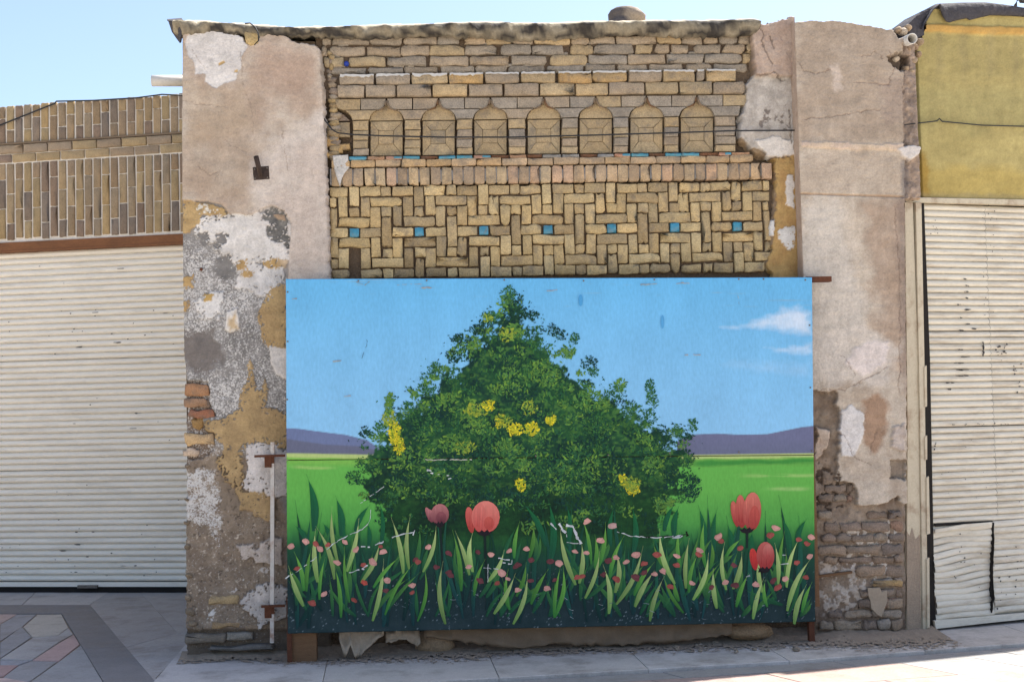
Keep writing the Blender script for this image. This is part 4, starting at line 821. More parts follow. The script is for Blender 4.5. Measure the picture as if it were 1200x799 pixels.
# plastic spout in the gap between the houses
c0 = onY(1069, 45.5, -.22); c1 = onY(1051, 53, .12)
sp = tube('spout_pipe', [c0, c1], .037, 'pvc', None, 16, False); sp.modifiers.new('t', 'SOLIDIFY').thickness = .006
tag(sp, 'short white plastic spout poking out between plastered pillar and yellow wall', 'pipe')
for k, (x, y, r) in enumerate(((1058, 38, 5), (1064, 33, 4), (1052, 36, 4), (1077, 50, 4), (1071, 56, 5), (1062, 60, 4), (1053, 60, 4), (1049, 70, 5), (1070, 72, 5), (1076, 64, 4), (1060, 82, 4), (1067, 86, 4))):
    lump('packing_stone', onY(x, y, -.05), (r / 165, .05, r / 175), 'rock', house, vary(A(*random.choice([(196, 180, 160), (170, 150, 126), (150, 130, 110)])), .1), 60 + k, 2, .3)
tag(tube('cable', [onY(1060, 146.5, -.14)] + [FR.w(*FR.loc(x, y, .02), .02) for x, y in ((1098, 142), (1101, 139), (1104, 142.5), (1150, 147), (1300, 151))], .0045, 'cable', None, 5), 'thin dark cable tacked across the yellow wall', 'cable')
# antenna foot on the far roof edge
tag(tube('roof_pipe', [FR.w(*FR.loc(1190, 7, -.5), -.5), FR.w(*FR.loc(1193, -2, -.5), -.5), FR.w(*FR.loc(1196, 2, -.5), -.5), FR.w(*FR.loc(1230, 4, -.5), -.5), FR.w(*FR.loc(1232, 24, -.5), -.5)], .014, 'steel', None, 8), 'thin bent metal pipe standing on the felted roof of the yellow shop', 'pipe')
# frame around the right shutter
pxpoly('lintel_strip', ysh, FR, [(1062, 232), (1080, 231.5), (1300, 236), (1300, 242.5), (1080, 237.5), (1062, 237)], 'jamb', .02, .06, .003)
pxpoly('jamb_plate', ysh, FR, [(1060.5, 237), (1070, 237), (1076, 420), (1080, 740), (1062.5, 740), (1063.5, 500)], 'jamb', .03, .08, .004)
pxpoly('jamb_flange', ysh, FR, [(1073.5, 237), (1080, 237), (1083.5, 420), (1087.5, 738), (1082, 738), (1078.5, 500)], 'jamb', .045, .09, .003)
pxpoly('jamb_channel', ysh, FR, [(1070, 238), (1074, 238), (1080, 540), (1082, 738), (1079.5, 738), (1076, 540)], 'dark', .005, .06, .002)
pxpoly('guide_slot', ysh, FR, [(1080, 238), (1083, 238), (1090, 420), (1096, 740), (1088, 740), (1083, 420)], 'dark', .0, .06, .002)
for k, (y0, y1, dx) in enumerate(((430, 476, 0), (512, 538, -.5), (560, 625, .8), (655, 735, 0))):
    f = (y0 - 237) / 500; x = 1082.5 + f * 7 + dx
    pxpoly('guide_strip', ysh, FR, [(x - 2, y0), (x + .8, y0 - 2), (x + 1.4 + dx, y1), (x - 1.5, y1 + 1)], 'jamb', .052 + .002 * k, .02, .001)
pxpoly('jamb_foot', ysh, FR, [(1062.8, 622), (1066, 628), (1069, 618), (1073, 632), (1078, 626), (1079.5, 738), (1063, 739)], 'dust', .033, .01, .002)
# right shutter
zr0 = FR.loc(1097, 736)[1]; zr0b = FR.loc(1200, 722.5)[1]
s2 = empty('roller_shutter', FR.w(.7, 0), 'battered ivory roller shutter with buckled bottom panels and chipped paint under the yellow wall', 'shutter')
ztop = FR.loc(1140, 240)[1]; zmid = FR.loc(1140, 612)[1]
sl0 = FR.loc(1084, 420)[0] - .02; sj = FR.loc(1163, 420)[0]; se = 1.9
nu = 50; ph = (ztop - zmid) / nu
mA = slat_mesh('slat', sj - sl0, ph, 'cream2', .021); mB = slat_mesh('slat', se - sj, ph, 'cream2', .021)
for k in range(nu):
    z = zmid + k * ph; yy = 612 - (k + .5) * 372 / nu; one = (yy > 503)
    e = 0 if one else random.uniform(-.002, .002)
    hgt = .9 if k in (14, 29) else 1
    o = obj('slat', mA, s2, FR.w((sl0 + sj) / 2 - .0015 + e, z, -.03 + random.uniform(-.001, .001)), FR.ang); o.scale = (1, 1, hgt); o.rotation_euler = (0, random.uniform(-.0015, .0015), FR.ang)
    o = obj('slat', mB, s2, FR.w((se + sj) / 2 + .0015 + e, z + random.uniform(-.0008, .0008), -.031 + random.uniform(-.001, .001)), FR.ang); o.scale = (1, 1, hgt)
sj2 = FR.loc(1163.5, 665)[0]; sl2 = FR.loc(1094, 665)[0]; zlow = FR.loc(1163, 722)[1] + .012; nl = 15; pl = (zmid - zlow) / nl
for k in range(nl):
    sk = random.Random(k)
    lift = lambda t, v, k=k: (-.012 * math.sin(t * 3.1 + k * .3) - .012 * math.sin(k * .9) * (1 - t), (-.020 * (1 - t) ** 1.3 + .010 * math.sin(t * 5 + k * .5)) * (1 if k > 2 else .6))
    me = slat_mesh('buckled_slat', sj2 - sl2 - .004, pl * 1.06, 'cream2', .009 + .006 * sk.random(), 10, lift)
    obj('buckled_slat', me, s2, FR.w((sl2 + sj2) / 2 + sk.uniform(-.004, .004), zlow + k * pl, -.012 + sk.uniform(-.004, .004)), FR.ang)
    li2 = lambda t, v, k=k: (-.006 * math.sin(t * 4 + k), .006 * math.sin(t * 6 + k * .8))
    me = slat_mesh('buckled_slat', se - sj2 - .006, pl * 1.04, 'cream2', .010 + .004 * sk.random(), 8, li2)
    obj('buckled_slat', me, s2, FR.w((se + sj2) / 2 + .003 + sk.uniform(-.003, .003), zlow + k * pl + .004, -.016), FR.ang)
pxpoly('dark_backing', s2, FR, [(1083, 239), (1300, 239), (1300, 716), (1094, 738)], 'dark', -.055, .02, .001)
pxpoly('bottom_rail', s2, FR, [(1096, 726.5), (1165, 721), (1200, 718), (1290, 710), (1290, 719), (1200, 725.5), (1165, 729), (1103, 736)], 'cream2', .012, .05, .004)
pxpoly('rail_end', s2, FR, [(1095, 727), (1098, 726.5), (1104, 735.5), (1097, 737)], 'cream2', .02, .03, .002)
pxpoly('torn_strip', s2, FR, [(1096, 620), (1130, 614), (1163, 611.5), (1163, 614.5), (1130, 618), (1096, 624.5)], 'cream2', .02, .012, .003)
pxpoly('panel_back', s2, FR, [(1088, 606), (1300, 600), (1300, 716), (1094, 734)], 'cream2', -.044, .01, .001)
pxpoly('gap', s2, FR, [(1095, 613), (1163, 610), (1164, 611.5), (1096, 617)], 'dark', -.006, .006, .001)
z = 612; P = []
while z < 722: P.append((1163.5 + random.uniform(-1.6, 1.6), z)); z += random.uniform(4, 8)
pxpoly('split', s2, FR, [(x - random.uniform(.2, .6), y) for x, y in P] + [(x + random.uniform(.3, .9), y) for x, y in P[::-1]], 'dark', .012, .03, .0003, 0)
mk = []
def cl(x, y, n, sx_, sy_, ws=(.8, 2.2), hs=(.3, .8)):
    for _ in range(n): mk.append((x + random.gauss(0, sx_), y + random.gauss(0, sy_), random.uniform(*ws), random.uniform(*hs)))
for y, x, w in ((363, 1135, 10), (385.5, 1140, 7), (387, 1128, 5), (380, 1136, 9), (410, 1126, 6), (418, 1132, 11), (425.5, 1124, 10), (433, 1130, 14), (440.5, 1128, 16), (448.5, 1112, 9), (456, 1112, 5), (327, 1132, 4), (335, 1133, 4), (342, 1132, 4), (349, 1133, 3.5), (357, 1124, 3), (372, 1126, 3)):
    for _ in range(3): mk.append((x + random.uniform(-w * .5, w * .5), y + random.uniform(-.5, .5), w * random.uniform(.25, .6), random.uniform(.25, .6)))
cl(1152.5, 411, 9, .6, 4, (.7, 1.5), (.8, 1.8)); cl(1172, 411, 16, 5, 4); cl(1163, 260, 14, 5, 16, (.4, .9), (.3, .8)); cl(1192, 440, 12, 3, 12); cl(1097, 262, 8, 3, 12, (.4, .8), (.3, .7)); cl(1158, 335, 8, 6, 14, (.4, 1), (.3, .6)); cl(1120, 660, 16, 16, 22, (.5, 1.6), (.3, .9)); cl(1180, 670, 22, 10, 26, (.5, 1.8), (.3, .9)); cl(1096, 525, 5, 1, 3); cl(1140, 497, 14, 28, .8, (.4, 1), (.3, .6)); cl(1150, 560, 14, 30, 26, (.4, 1), (.2, .5))
mk = [q for q in mk if 1088 < q[0] < 1205]
chips('paint_chips', s2, FR, mk, -.0085 + .004)

# ================================================================== PAINTED BOARD
mural = empty('painted_board', onY(640, 745, -.32), 'large board painted with a bushy tree, tulips and grass under blue sky', 'mural')
TL, TR, BRp, BL, SLm, SRm = (335, 327), (951.5, 325), (955.5, 728), (337, 742), (335.8, 539), (953.5, 533)
def bil(a, b, c, d, u, v): return [(a[i] * (1 - u) + b[i] * u) * (1 - v) + (d[i] * (1 - u) + c[i] * u) * v for i in (0, 1)]
def artcol(x, y):
    s = np.stack([x, y], -1); v = np.clip((y - 325) / 200, 0, 1)[..., None]
    n = fbm(x / 60, y / 40, 300)[..., None]; c = lin((104, 182, 230)) * (1 - v) + lin((146, 202, 240)) * v
    c = c * (.96 + .08 * n); c = c * (.985 + .03 * fbm(x / 2.2, y / 90, 301)[..., None])
    def mixin(w, col):
        nonlocal c
        w = np.clip(w, 0, 1)[..., None]; c = c * (1 - w) + lin(col) * w
    # cloud
    q = sdist(x, y, [(838, 383), (865, 380), (885, 372), (905, 366), (915, 358), (935, 357), (953, 364), (953, 395), (925, 394), (890, 388), (862, 388)]) + (fbm(x / 9, y / 6, 302) - .5) * 9
    mixin(np.clip(q / 11, 0, 1) * (.45 + .5 * fbm(x / 12, y / 7, 340)), (224, 234, 246)); q = sdist(x, y, [(884, 405), (915, 408), (940, 402), (953, 400), (953, 416), (920, 416)]) + (fbm(x / 9, y / 5, 303) - .5) * 8
    mixin(q / 5 * .55, (206, 226, 246)); q = sdist(x, y, [(830, 425), (953, 420), (953, 445), (900, 442)]) + (fbm(x / 20, y / 8, 304) - .5) * 16; mixin(q / 14 * .22, (200, 222, 244))
    # hills
    hl = np.interp(x, [330, 350, 380, 405, 430, 458], [501, 502, 506, 509, 515, 534]); wl = (x < 458) * 1.
    mixin((y - hl) * 1.2 * wl, (112, 124, 160)); h2 = np.interp(x, [330, 345, 380, 420, 458], [512, 515, 520, 522, 530]); mixin((y - h2) * .7 * wl, (106, 110, 132))
    hr = np.interp(x, [795, 808, 840, 870, 900, 925, 940, 960], [516, 509, 507.5, 509, 508, 503, 500, 498]); wr = np.clip((x - 793) / 3, 0, 1)
    mixin((y - hr) * 1.2 * wr, (112, 116, 146)); mixin(np.clip((y - 512) / 16, 0, 1) * wr * .6, (106, 112, 136))
    # fields
    fy = np.interp(x, [330, 440, 700, 960], [530, 532, 534, 530]); n1 = fbm(x / 26, y / 3., 306)
    mixin((y - fy) / 1.5, (186, 206, 128)); mixin((y - fy - 3 - 3 * n1) / 2, (128, 190, 84)); mixin((y - fy - 9 - 4 * n1) / 5, (106, 184, 82))
    mixin(np.clip(1.3 - np.abs(y - 541 + (x - 900) * .02 - 5 * (n1 - .5)) / 4, 0, 1) * np.clip((x - 800) / 20, 0, 1) * .9, (56, 140, 62)); mixin(np.clip(1 - np.abs(y - 546 - 3 * n1 - (x - 370) * .02) / 2.5, 0, 1) * np.clip((398 - x) / 20, 0, 1) * np.clip((x - 336) / 16, 0, 1) * .55, (190, 214, 128))
    mixin(np.clip(1 - np.abs(y - 556 - 2 * n1) / 3, 0, 1) * np.clip((x - 850) / 50, 0, 1) * np.clip(n1 * 4 - 1.2, 0, 1) * .5, (196, 218, 140)); mixin(np.clip(1 - np.abs(y - 571 - 3 * n1) / 3, 0, 1) * np.clip((x - 890) / 25, 0, 1) * np.clip((952 - x) / 14, 0, 1) * np.clip(n1 * 4 - 1.2, 0, 1) * .5, (200, 220, 150))
    mixin((y - 575) / 50 * .8, (66, 146, 70)); mixin((y - 612 - 14 * (fbm(x / 8, y / 30, 307) - .5)) / 34, (30, 86, 58)); mixin((y - 634 - 30 * (fbm(x / 5, y / 40, 308) - .5)) / 50, (30, 54, 56))
    # the dark body of the tree
    tl_ = np.interp(y, [330, 345, 365, 395, 425, 455, 475, 500, 520, 540, 565, 600, 640], [598, 594, 585, 566, 535, 505, 480, 452, 440, 425, 425, 440, 450])
    tr_ = np.interp(y, [330, 345, 365, 395, 425, 455, 475, 500, 520, 540, 565, 600, 640], [599, 604, 616, 632, 655, 690, 722, 765, 795, 808, 806, 785, 775])
    d = np.minimum(x - tl_, tr_ - x) + (fbm(x / 9, y / 9, 309) - .5) * 60 + (fbm(x / 2.5, y / 2.5, 341, 2) - .5) * 12 - 4; g = fbm(x / 26, y / 22, 310)
    up = np.clip(d / 4, 0, 1) * (y > 345) * np.clip((655 - y) / 30, 0, 1); w = up[..., None]
    k = np.clip((g - .35) / .3, 0, 1)[..., None]; k2 = np.clip((y - 530) / 60, 0, 1)[..., None]
    k = np.clip(k * .55 + 1.5 * (fbm(x / 3.2, y / 2.4, 330, 3) - .32)[..., None] * .75, 0, 1); k3 = np.clip((fbm(x / 4.5, y / 3, 331, 3) + .5 * (g - .5) - .56) * 6, 0, 1)[..., None] * np.clip((600 - y) / 60, 0, 1)[..., None]
    tc = (lin((18, 54, 48)) * (1 - k) + lin((42, 92, 52)) * k) * (1 - k2) + (lin((14, 44, 34)) * (1 - k) + lin((32, 78, 40)) * k) * k2
    tc = tc * (1 - .6 * k3) + lin((84, 130, 60)) * (.65 * k3); c = c * (1 - w) + tc * w
    # grime towards the dark foot and faded edge
    mixin(np.clip((y - 690) / 60, 0, 1) * .35 * fbm(x / 18, y / 12, 311), (96, 110, 118))
    mixin((fbm(x / 1.6, y / 1.6, 312, 2) - .80) * 14 * np.clip((y - 660) / 40, 0, 1), (140, 156, 160))
    mixin((fbm(x / 70, y / 4, 313) - .72) * 4 * (y < 360), (150, 170, 180))
    return c * ALB
def panel(name, a, b, c, d, nu, nv):
    U, Vv = np.meshgrid(np.linspace(0, 1, nu), np.linspace(0, 1, nv)); x, y = bil(a, b, c, d, U, Vv)
    P = np.array([[onY(xx, yy, -.32) for xx, yy in zip(r, q)] for r, q in zip(x[[0, -1]], y[[0, -1]])])
    w = Vv[..., None]; W = P[0][None] * (1 - w) + P[1][None] * w
    # sheet with returned edges so that it has its thickness
    X = np.pad(W[..., 0], 1, 'edge'); Z = np.pad(W[..., 2], 1, 'edge'); Y = np.full(X.shape, -.32); Y[0] = Y[-1] = -.298; Y[:, 0] = Y[:, -1] = -.298
    Y[1:-1, 1:-1] += (fbm(x / 120, y / 90, 320) - .5) * .004
    C = np.pad(artcol(x, y), ((1, 1), (1, 1), (0, 0)), 'edge'); C[0] = C[-1] = A(130, 124, 116)
    return gridmesh(name, X[::-1], Y[::-1], Z[::-1], M['paint'], C[::-1], mural)
panel('board_sheet', TL, TR, (SRm[0], SRm[1] - .5), (SLm[0], SLm[1] - .5), 520, 178)
panel('board_sheet', (SLm[0], SLm[1] + .4), (SRm[0], SRm[1] + .4), BRp, BL, 520, 172)
box('board_frame', tuple(onY(341, 732, -.29) * np.array([1, 0, 1]) + np.array([0, -.297, 0])), tuple(onY(947, 334, -.29) * np.array([1, 0, 1]) + np.array([0, -.262, 0])), 'wood', mural)
# brushwork: thin paint strokes laid on the sheet
JR = random.Random(5)
class Strokes:
    def __init__(s, j=0): s.V = []; s.F = []; s.C = []; s.j = j
    def poly(s, pts, cols, lay):
        b = len(s.V); d = -.3235 - .00006 * (lay + s.j + JR.random() * .9 * (s.j == 0))
        for (x, y), c in zip(pts, cols): s.V.append(onY(x, y, d)); s.C.append(np.array(c) * ALB)
        s.F.append(tuple(range(b, b + len(pts))))
    def build(s, name, parent=None, kind=None):
        A_ = np.array(s.V); ar = A_.mean(0); me = mesh(name, A_ - ar, s.F, M['paint'], False); setcol(me, s.C); o = obj(name, me, parent or mural, ar)
        return tag(o, kind=kind) if kind else o
def dab(S, x, y, L, w, a, col, lay, rnd):
    c, s_ = math.cos(a), math.sin(a); P = []
    for u, v in ((-1, 0), (-.4, -.8), (.5, -.9), (1, .1), (.45, .9), (-.5, .75)):
        u *= L * rnd.uniform(.75, 1.1); v *= w * rnd.uniform(.7, 1.1); P.append((x + u * c - v * s_, y + u * s_ + v * c))
    S.poly(P, [col] * 6, lay)
rd = random.Random(11); S = Strokes(); LYR = 0
def leaves(x, y, rx, ry, n, cols, L=(1.6, 4.2), lay=0, edge=1.0):
    for _ in range(int(n * 1.5)):
        a = rd.uniform(0, 6.283); r = rd.random() ** .65 * edge; px_, py_ = x + math.cos(a) * r * rx, y + math.sin(a) * r * ry
        l = rd.uniform(*L) * (.68 if cols is DKG or cols is MDG else .9); c = lin(rd.choice(cols)) * rd.uniform(.75, 1.2); dab(S, px_, py_, l, l * rd.uniform(.28, .5), rd.gauss(-.9 if px_ > x else -2.2, .8), c, lay + rd.randrange(8), rd)
DKG = [(18, 54, 54), (26, 66, 58), (24, 62, 46), (34, 80, 54)]; MDG = [(46, 98, 58), (58, 110, 56), (40, 90, 62), (68, 116, 56), (34, 80, 60)]; LTG = [(92, 136, 62), (108, 148, 60), (80, 126, 64), (62, 112, 60)]; YLG = [(136, 158, 60), (156, 170, 58), (104, 142, 60)]; YEL = [(216, 200, 44), (226, 210, 50), (186, 184, 46), (146, 168, 50)]
LB = ([336, 350, 365, 380, 395, 410, 425, 450, 470, 490, 505, 520, 540, 560, 590, 620], [594, 590, 572, 556, 540, 528, 512, 490, 466, 452, 434, 428, 420, 414, 428, 440])
RB = ([336, 350, 365, 380, 395, 410, 425, 450, 470, 490, 505, 520, 540, 560, 590, 620], [602, 606, 624, 632, 642, 660, 680, 700, 735, 772, 800, 812, 814, 816, 796, 782])
for k in range(520):                                   # clumps over the whole crown
    y = rd.triangular(340, 625, 560); l, r = np.interp(y, *LB), np.interp(y, *RB); x = rd.uniform(l, r); e = min(x - l, r - x) / (r - l + 1)
    cols = rd.choice([DKG, MDG, MDG, LTG, DKG, MDG, DKG, LTG] if e > .12 else [MDG, DKG, LTG]) if y < 560 else rd.choice([DKG, MDG, LTG, MDG, DKG])
    rr = rd.uniform(6, 13) * (.6 if e < .1 else 1); leaves(x, y, rr * 1.2, rr * .8, 15, cols, (1.3, 3.2) if e < .1 else (1.6, 4.2), rd.randrange(10))
for x, y, rx, ry, n, cols in ((597, 344, 7, 10, 60, MDG), (594, 352, 6, 8, 26, LTG), (604, 362, 12, 8, 60, DKG), (576, 372, 9, 7, 60, MDG), (572, 372, 6, 5, 20, YLG), (622, 370, 10, 6, 50, DKG), (560, 386, 10, 6, 60, DKG), (540, 397, 12, 6, 60, DKG), (556, 402, 8, 8, 40, LTG), (530, 418, 10, 8, 60, DKG), (510, 434, 9, 9, 60, MDG), (500, 455, 12, 8, 60, MDG), (530, 440, 12, 10, 60, MDG), (648, 386, 8, 8, 44, DKG), (658, 392, 8, 6, 30, DKG), (674, 397, 6, 7, 40, MDG), (664, 413, 10, 8, 60, LTG), (690, 425, 10, 9, 50, DKG), (696, 436, 6, 6, 30, MDG),
                              (604, 388, 12, 8, 60, LTG), (594, 392, 10, 8, 50, YLG), (630, 405, 14, 9, 60, MDG), (640, 440, 18, 12, 90, LTG), (625, 430, 12, 8, 40, LTG), (590, 455, 18, 8, 90, LTG), (560, 480, 16, 8, 70, YLG), (520, 468, 12, 8, 60, LTG), (600, 425, 18, 10, 90, DKG), (612, 460, 20, 8, 90, DKG), (480, 482, 12, 10, 70, MDG), (500, 500, 18, 12, 110, MDG), (457, 468, 6, 8, 46, LTG), (456, 490, 8, 10, 60, YLG), (455, 480, 5, 8, 30, LTG), (462, 505, 7, 12, 60, YEL), (468, 522, 6, 10, 60, YEL), (462, 512, 5, 12, 40, YEL), (445, 500, 8, 8, 40, MDG), (428, 506, 7, 7, 46, DKG), (432, 545, 16, 10, 80, MDG), (414, 560, 9, 8, 60, MDG), (440, 575, 8, 14, 60, DKG),
                              (603, 503, 9, 7, 60, YEL), (622, 502, 9, 8, 60, YEL), (590, 492, 10, 7, 40, YLG), (573, 475, 8, 6, 34, YEL), (645, 492, 6, 6, 44, YEL), (620, 478, 10, 8, 34, YLG), (586, 494, 6, 8, 24, YEL), (560, 500, 14, 8, 60, LTG), (530, 520, 16, 10, 80, LTG), (594, 525, 18, 8, 70, LTG), (545, 525, 12, 8, 40, YLG), (610, 568, 6, 7, 40, YEL), (615, 545, 12, 8, 50, LTG), (740, 568, 10, 10, 60, YLG), (730, 562, 5, 7, 40, YEL), (742, 572, 8, 8, 40, YEL), (765, 545, 12, 10, 60, LTG), (640, 555, 20, 10, 70, MDG), (690, 570, 20, 14, 90, MDG), (655, 570, 14, 10, 60, LTG),
                              (690, 470, 18, 12, 90, LTG), (700, 500, 20, 12, 100, MDG), (720, 460, 12, 10, 70, MDG), (728, 452, 8, 8, 40, LTG), (740, 480, 12, 10, 70, MDG), (762, 455, 6, 11, 60, MDG), (764, 470, 7, 10, 50, MDG), (758, 490, 12, 12, 80, MDG), (775, 512, 12, 14, 80, DKG), (795, 505, 7, 8, 50, MDG), (812, 498, 6, 8, 44, MDG), (806, 512, 6, 5, 24, DKG), (806, 540, 8, 9, 60, MDG), (810, 570, 12, 12, 90, DKG), (805, 580, 12, 10, 60, MDG), (790, 555, 12, 14, 80, DKG), (776, 590, 10, 12, 60, LTG), (770, 525, 14, 10, 60, MDG), (680, 530, 24, 8, 90, MDG), (505, 575, 24, 14, 90, MDG), (470, 560, 20, 12, 80, DKG), (560, 590, 20, 10, 70, DKG), (720, 540, 14, 8, 60, DKG)):
    leaves(x, y, rx, ry, n, cols, (1.3, 3.4), 10 + rd.randrange(8), 1.05)
for _ in range(160):                                   # stray flecks of sky-side twigs
    y = rd.uniform(340, 520); sd = rd.choice((0, 1)); x = (np.interp(y, *LB) - abs(rd.gauss(0, 7))) if sd == 0 else (np.interp(y, *RB) + abs(rd.gauss(0, 7)))
    l = rd.uniform(.8, 2); dab(S, x, y, l, l * .4, rd.uniform(0, 6), lin(rd.choice(DKG + MDG)), 3, rd)
S.build('painted_foliage', kind='stuff')
def blade(base, tip, w, cols, lay, bend=0., name='painted_blade'):
    S = Strokes(JR.random() * 2.8 + .01); bx, by = base; tx, ty = tip; dx, dy = tx - bx, ty - by; L = math.hypot(dx, dy); nx, ny = -dy / L, dx / L; n = 9; l = []; r = []; cl_ = []
    for i in range(n):
        t = i / (n - 1); q = bend * L * math.sin(t * math.pi) ; x = bx + dx * t + nx * q; y = by + dy * t + ny * q; ww = w * (math.sin(min(1, t * 1.05 + .12) * math.pi) ** .8 if t < 1 else 0) * .5 + .12
        l.append((x + nx * ww, y + ny * ww)); r.append((x - nx * ww, y - ny * ww)); cl_.append(lin(cols[0]) * (1 - t) + lin(cols[1]) * t)
    for i in range(n - 1):
        k = .88
        m0 = ((l[i][0] + r[i][0]) / 2, (l[i][1] + r[i][1]) / 2); m1 = ((l[i + 1][0] + r[i + 1][0]) / 2, (l[i + 1][1] + r[i + 1][1]) / 2)
        S.poly([l[i], m0, m1, l[i + 1]], [cl_[i], cl_[i], cl_[i + 1], cl_[i + 1]], lay); S.poly([m0, r[i], r[i + 1], m1], [cl_[i] * k, cl_[i] * k, cl_[i + 1] * k, cl_[i + 1] * k], lay)
    return S.build(name)
DC = ((28, 66, 66), (30, 100, 62)); 
for k in range(95):                                    # dark grass at the back
    x = rd.uniform(338, 953); by = rd.uniform(690, 738); h = rd.uniform(60, 120); q = lin((0, 0, 0)); g = rd.uniform(.8, 1.2)
    blade((x, min(by, 724 + (955 - x) * .02)), (min(max(x + rd.gauss(0, 12), 338), 951), by - h), rd.uniform(3, 6.5), ((26 * g, 62 * g, 66 * g), (30 * g, 92 * g, 62 * g)), rd.randrange(20, 26), rd.uniform(-.06, .06))
for b, t, w in (((368, 622), (358.8, 555), 9), ((400, 628), (392.6, 580), 8), ((416, 622), (434, 591), 6), ((360, 634), (345, 615), 6), ((387, 632), (378, 612), 5), ((405, 640), (405, 614), 4), ((432, 640), (430, 611), 5), ((446, 640), (444, 585), 5), ((824, 646), (818, 591.5), 7), ((838, 646), (841, 594), 6), ((857, 645), (852, 614), 7), ((925, 650), (915, 603), 7), ((933, 636), (946, 607), 6), ((882, 650), (882, 622), 8), ((790, 628), (796, 592), 7), ((778, 622), (791, 590), 6), ((640, 640), (612, 588), 7), ((645, 660), (642, 583), 8), ((742, 650), (740, 590), 7), ((716, 640), (720, 592), 6), ((665, 640), (664, 590), 6)):
    blade(b, t, w, ((26, 84, 62), (30, 112, 62)), rd.randrange(26, 30), .07 if t[0] < b[0] else -.07)
LT_ = ((120, 162, 84), (200, 220, 144)); MD_ = ((56, 126, 58), (124, 184, 80))
BL_ = [((395.6, 654), (389.6, 596), 0), ((390, 673), (371, 619), 0), ((372, 676.5), (370, 622), 0), ((407.6, 664), (420, 610), 0), ((471.5, 666), (459, 609), 0), ((479.5, 661), (481, 606), 0), ((437.7, 721), (449, 658), 0), ((454, 715), (482.7, 663), 1), ((353.8, 706), (336, 665), 0), ((425, 678), (444, 636), 0), ((375, 698), (381, 655), 1), ((399, 718), (392.6, 665), 1), ((409, 700), (404, 643), 1), ((355, 688), (345, 648), 1), ((359.5, 688), (365, 643), 1), ((440, 685), (466.5, 654), 1),
       ((497, 665), (510.4, 616), 0), ((490, 722), (497, 666), 1), ((521.7, 731), (519.4, 661), 0), ((539.7, 686), (530.7, 624), 1), ((548.7, 669), (534, 624), 0), ((554, 666), (554, 626), 0), ((556.6, 694), (568, 657), 1), ((573.5, 678), (590, 645.6), 0), ((581, 715), (602.8, 674), 0), ((602.8, 732), (617.4, 675), 0), ((624, 704), (642, 668), 1), ((603, 650), (609, 612), 1), ((621, 650), (625, 615), 1), ((651, 717.7), (659, 663.6), 1), ((606, 695), (616, 660), 1), ((597, 710), (596, 668), 1),
       ((673, 679), (657, 618), 0), ((679, 679), (681, 636), 0), ((687, 696), (702, 648), 0), ((692, 656), (683, 610), 1), ((702, 660), (709, 614), 1), ((721, 690), (722, 648), 0), ((716, 672), (731, 629), 1), ((713, 714), (707, 664), 0), ((725, 702), (752, 643), 0), ((746, 707), (766, 670), 0), ((763, 723), (778, 677), 0), ((789, 678), (774, 622), 0), ((799, 714), (778, 674), 1), ((650, 718), (657, 664), 1), ((784, 668), (766, 636), 1), ((697, 662), (697, 628), 1), ((797, 660), (796, 622), 1), ((745, 694), (766, 660), 1),
       ((804, 684), (807.6, 633), 0), ((813.6, 698), (829.4, 650), 0), ((819, 697), (843, 661), 1), ((839.5, 708.6), (836, 668), 0), ((851, 686), (849.7, 637), 0), ((860, 686), (869, 648), 0), ((864, 707.5), (876.7, 673), 1), ((893, 690), (890, 652), 0), ((883.5, 721), (894, 680), 0), ((911.6, 680), (908, 638), 0), ((914, 672), (919.5, 624), 1), ((923, 683), (936, 633), 0), ((925, 710), (952, 655), 0), ((932, 727), (945, 686), 0), ((941, 714), (953.5, 683), 1), ((808, 690), (818, 650), 1), ((899, 708), (897, 680), 1), ((827, 660), (826, 610), 1), ((832, 664), (833, 634), 1), ((852, 650), (868, 632), 1), ((795, 702), (790, 680), 1)]
for b, t, k in BL_:
    q = rd.uniform(-.25, 1.); g = rd.uniform(.86, 1.06); cc_ = tuple(tuple(v * g for v in e) for e in (LT_ if k == 0 else MD_))
    for _ in range(2): blade((b[0] + rd.gauss(0, 9), min(b[1] + rd.uniform(0, 14), 722)), (min(max(t[0] + rd.gauss(0, 11), 338), 951), t[1] + rd.uniform(4, 24)), rd.uniform(3.6, 5.6), ((30, 84, 60), (56 + 44 * q, 120 + 36 * q, 66)), 27 + rd.randrange(3), rd.uniform(-.1, .1))
    b, t = (b[0] + (b[0] - t[0]) * .1, min(b[1] + (b[1] - t[1]) * .1, 731)), (min(max(t[0] + (t[0] - b[0]) * .06, 338), 952), t[1] + (t[1] - b[1]) * .06)
    blade(b, t, rd.uniform(4.4, 5.9) if k == 0 else rd.uniform(4.0, 5.2), cc_, (34 if k == 0 else 31) + rd.randrange(3), rd.choice((-1, 1)) * rd.uniform(.03, .09))
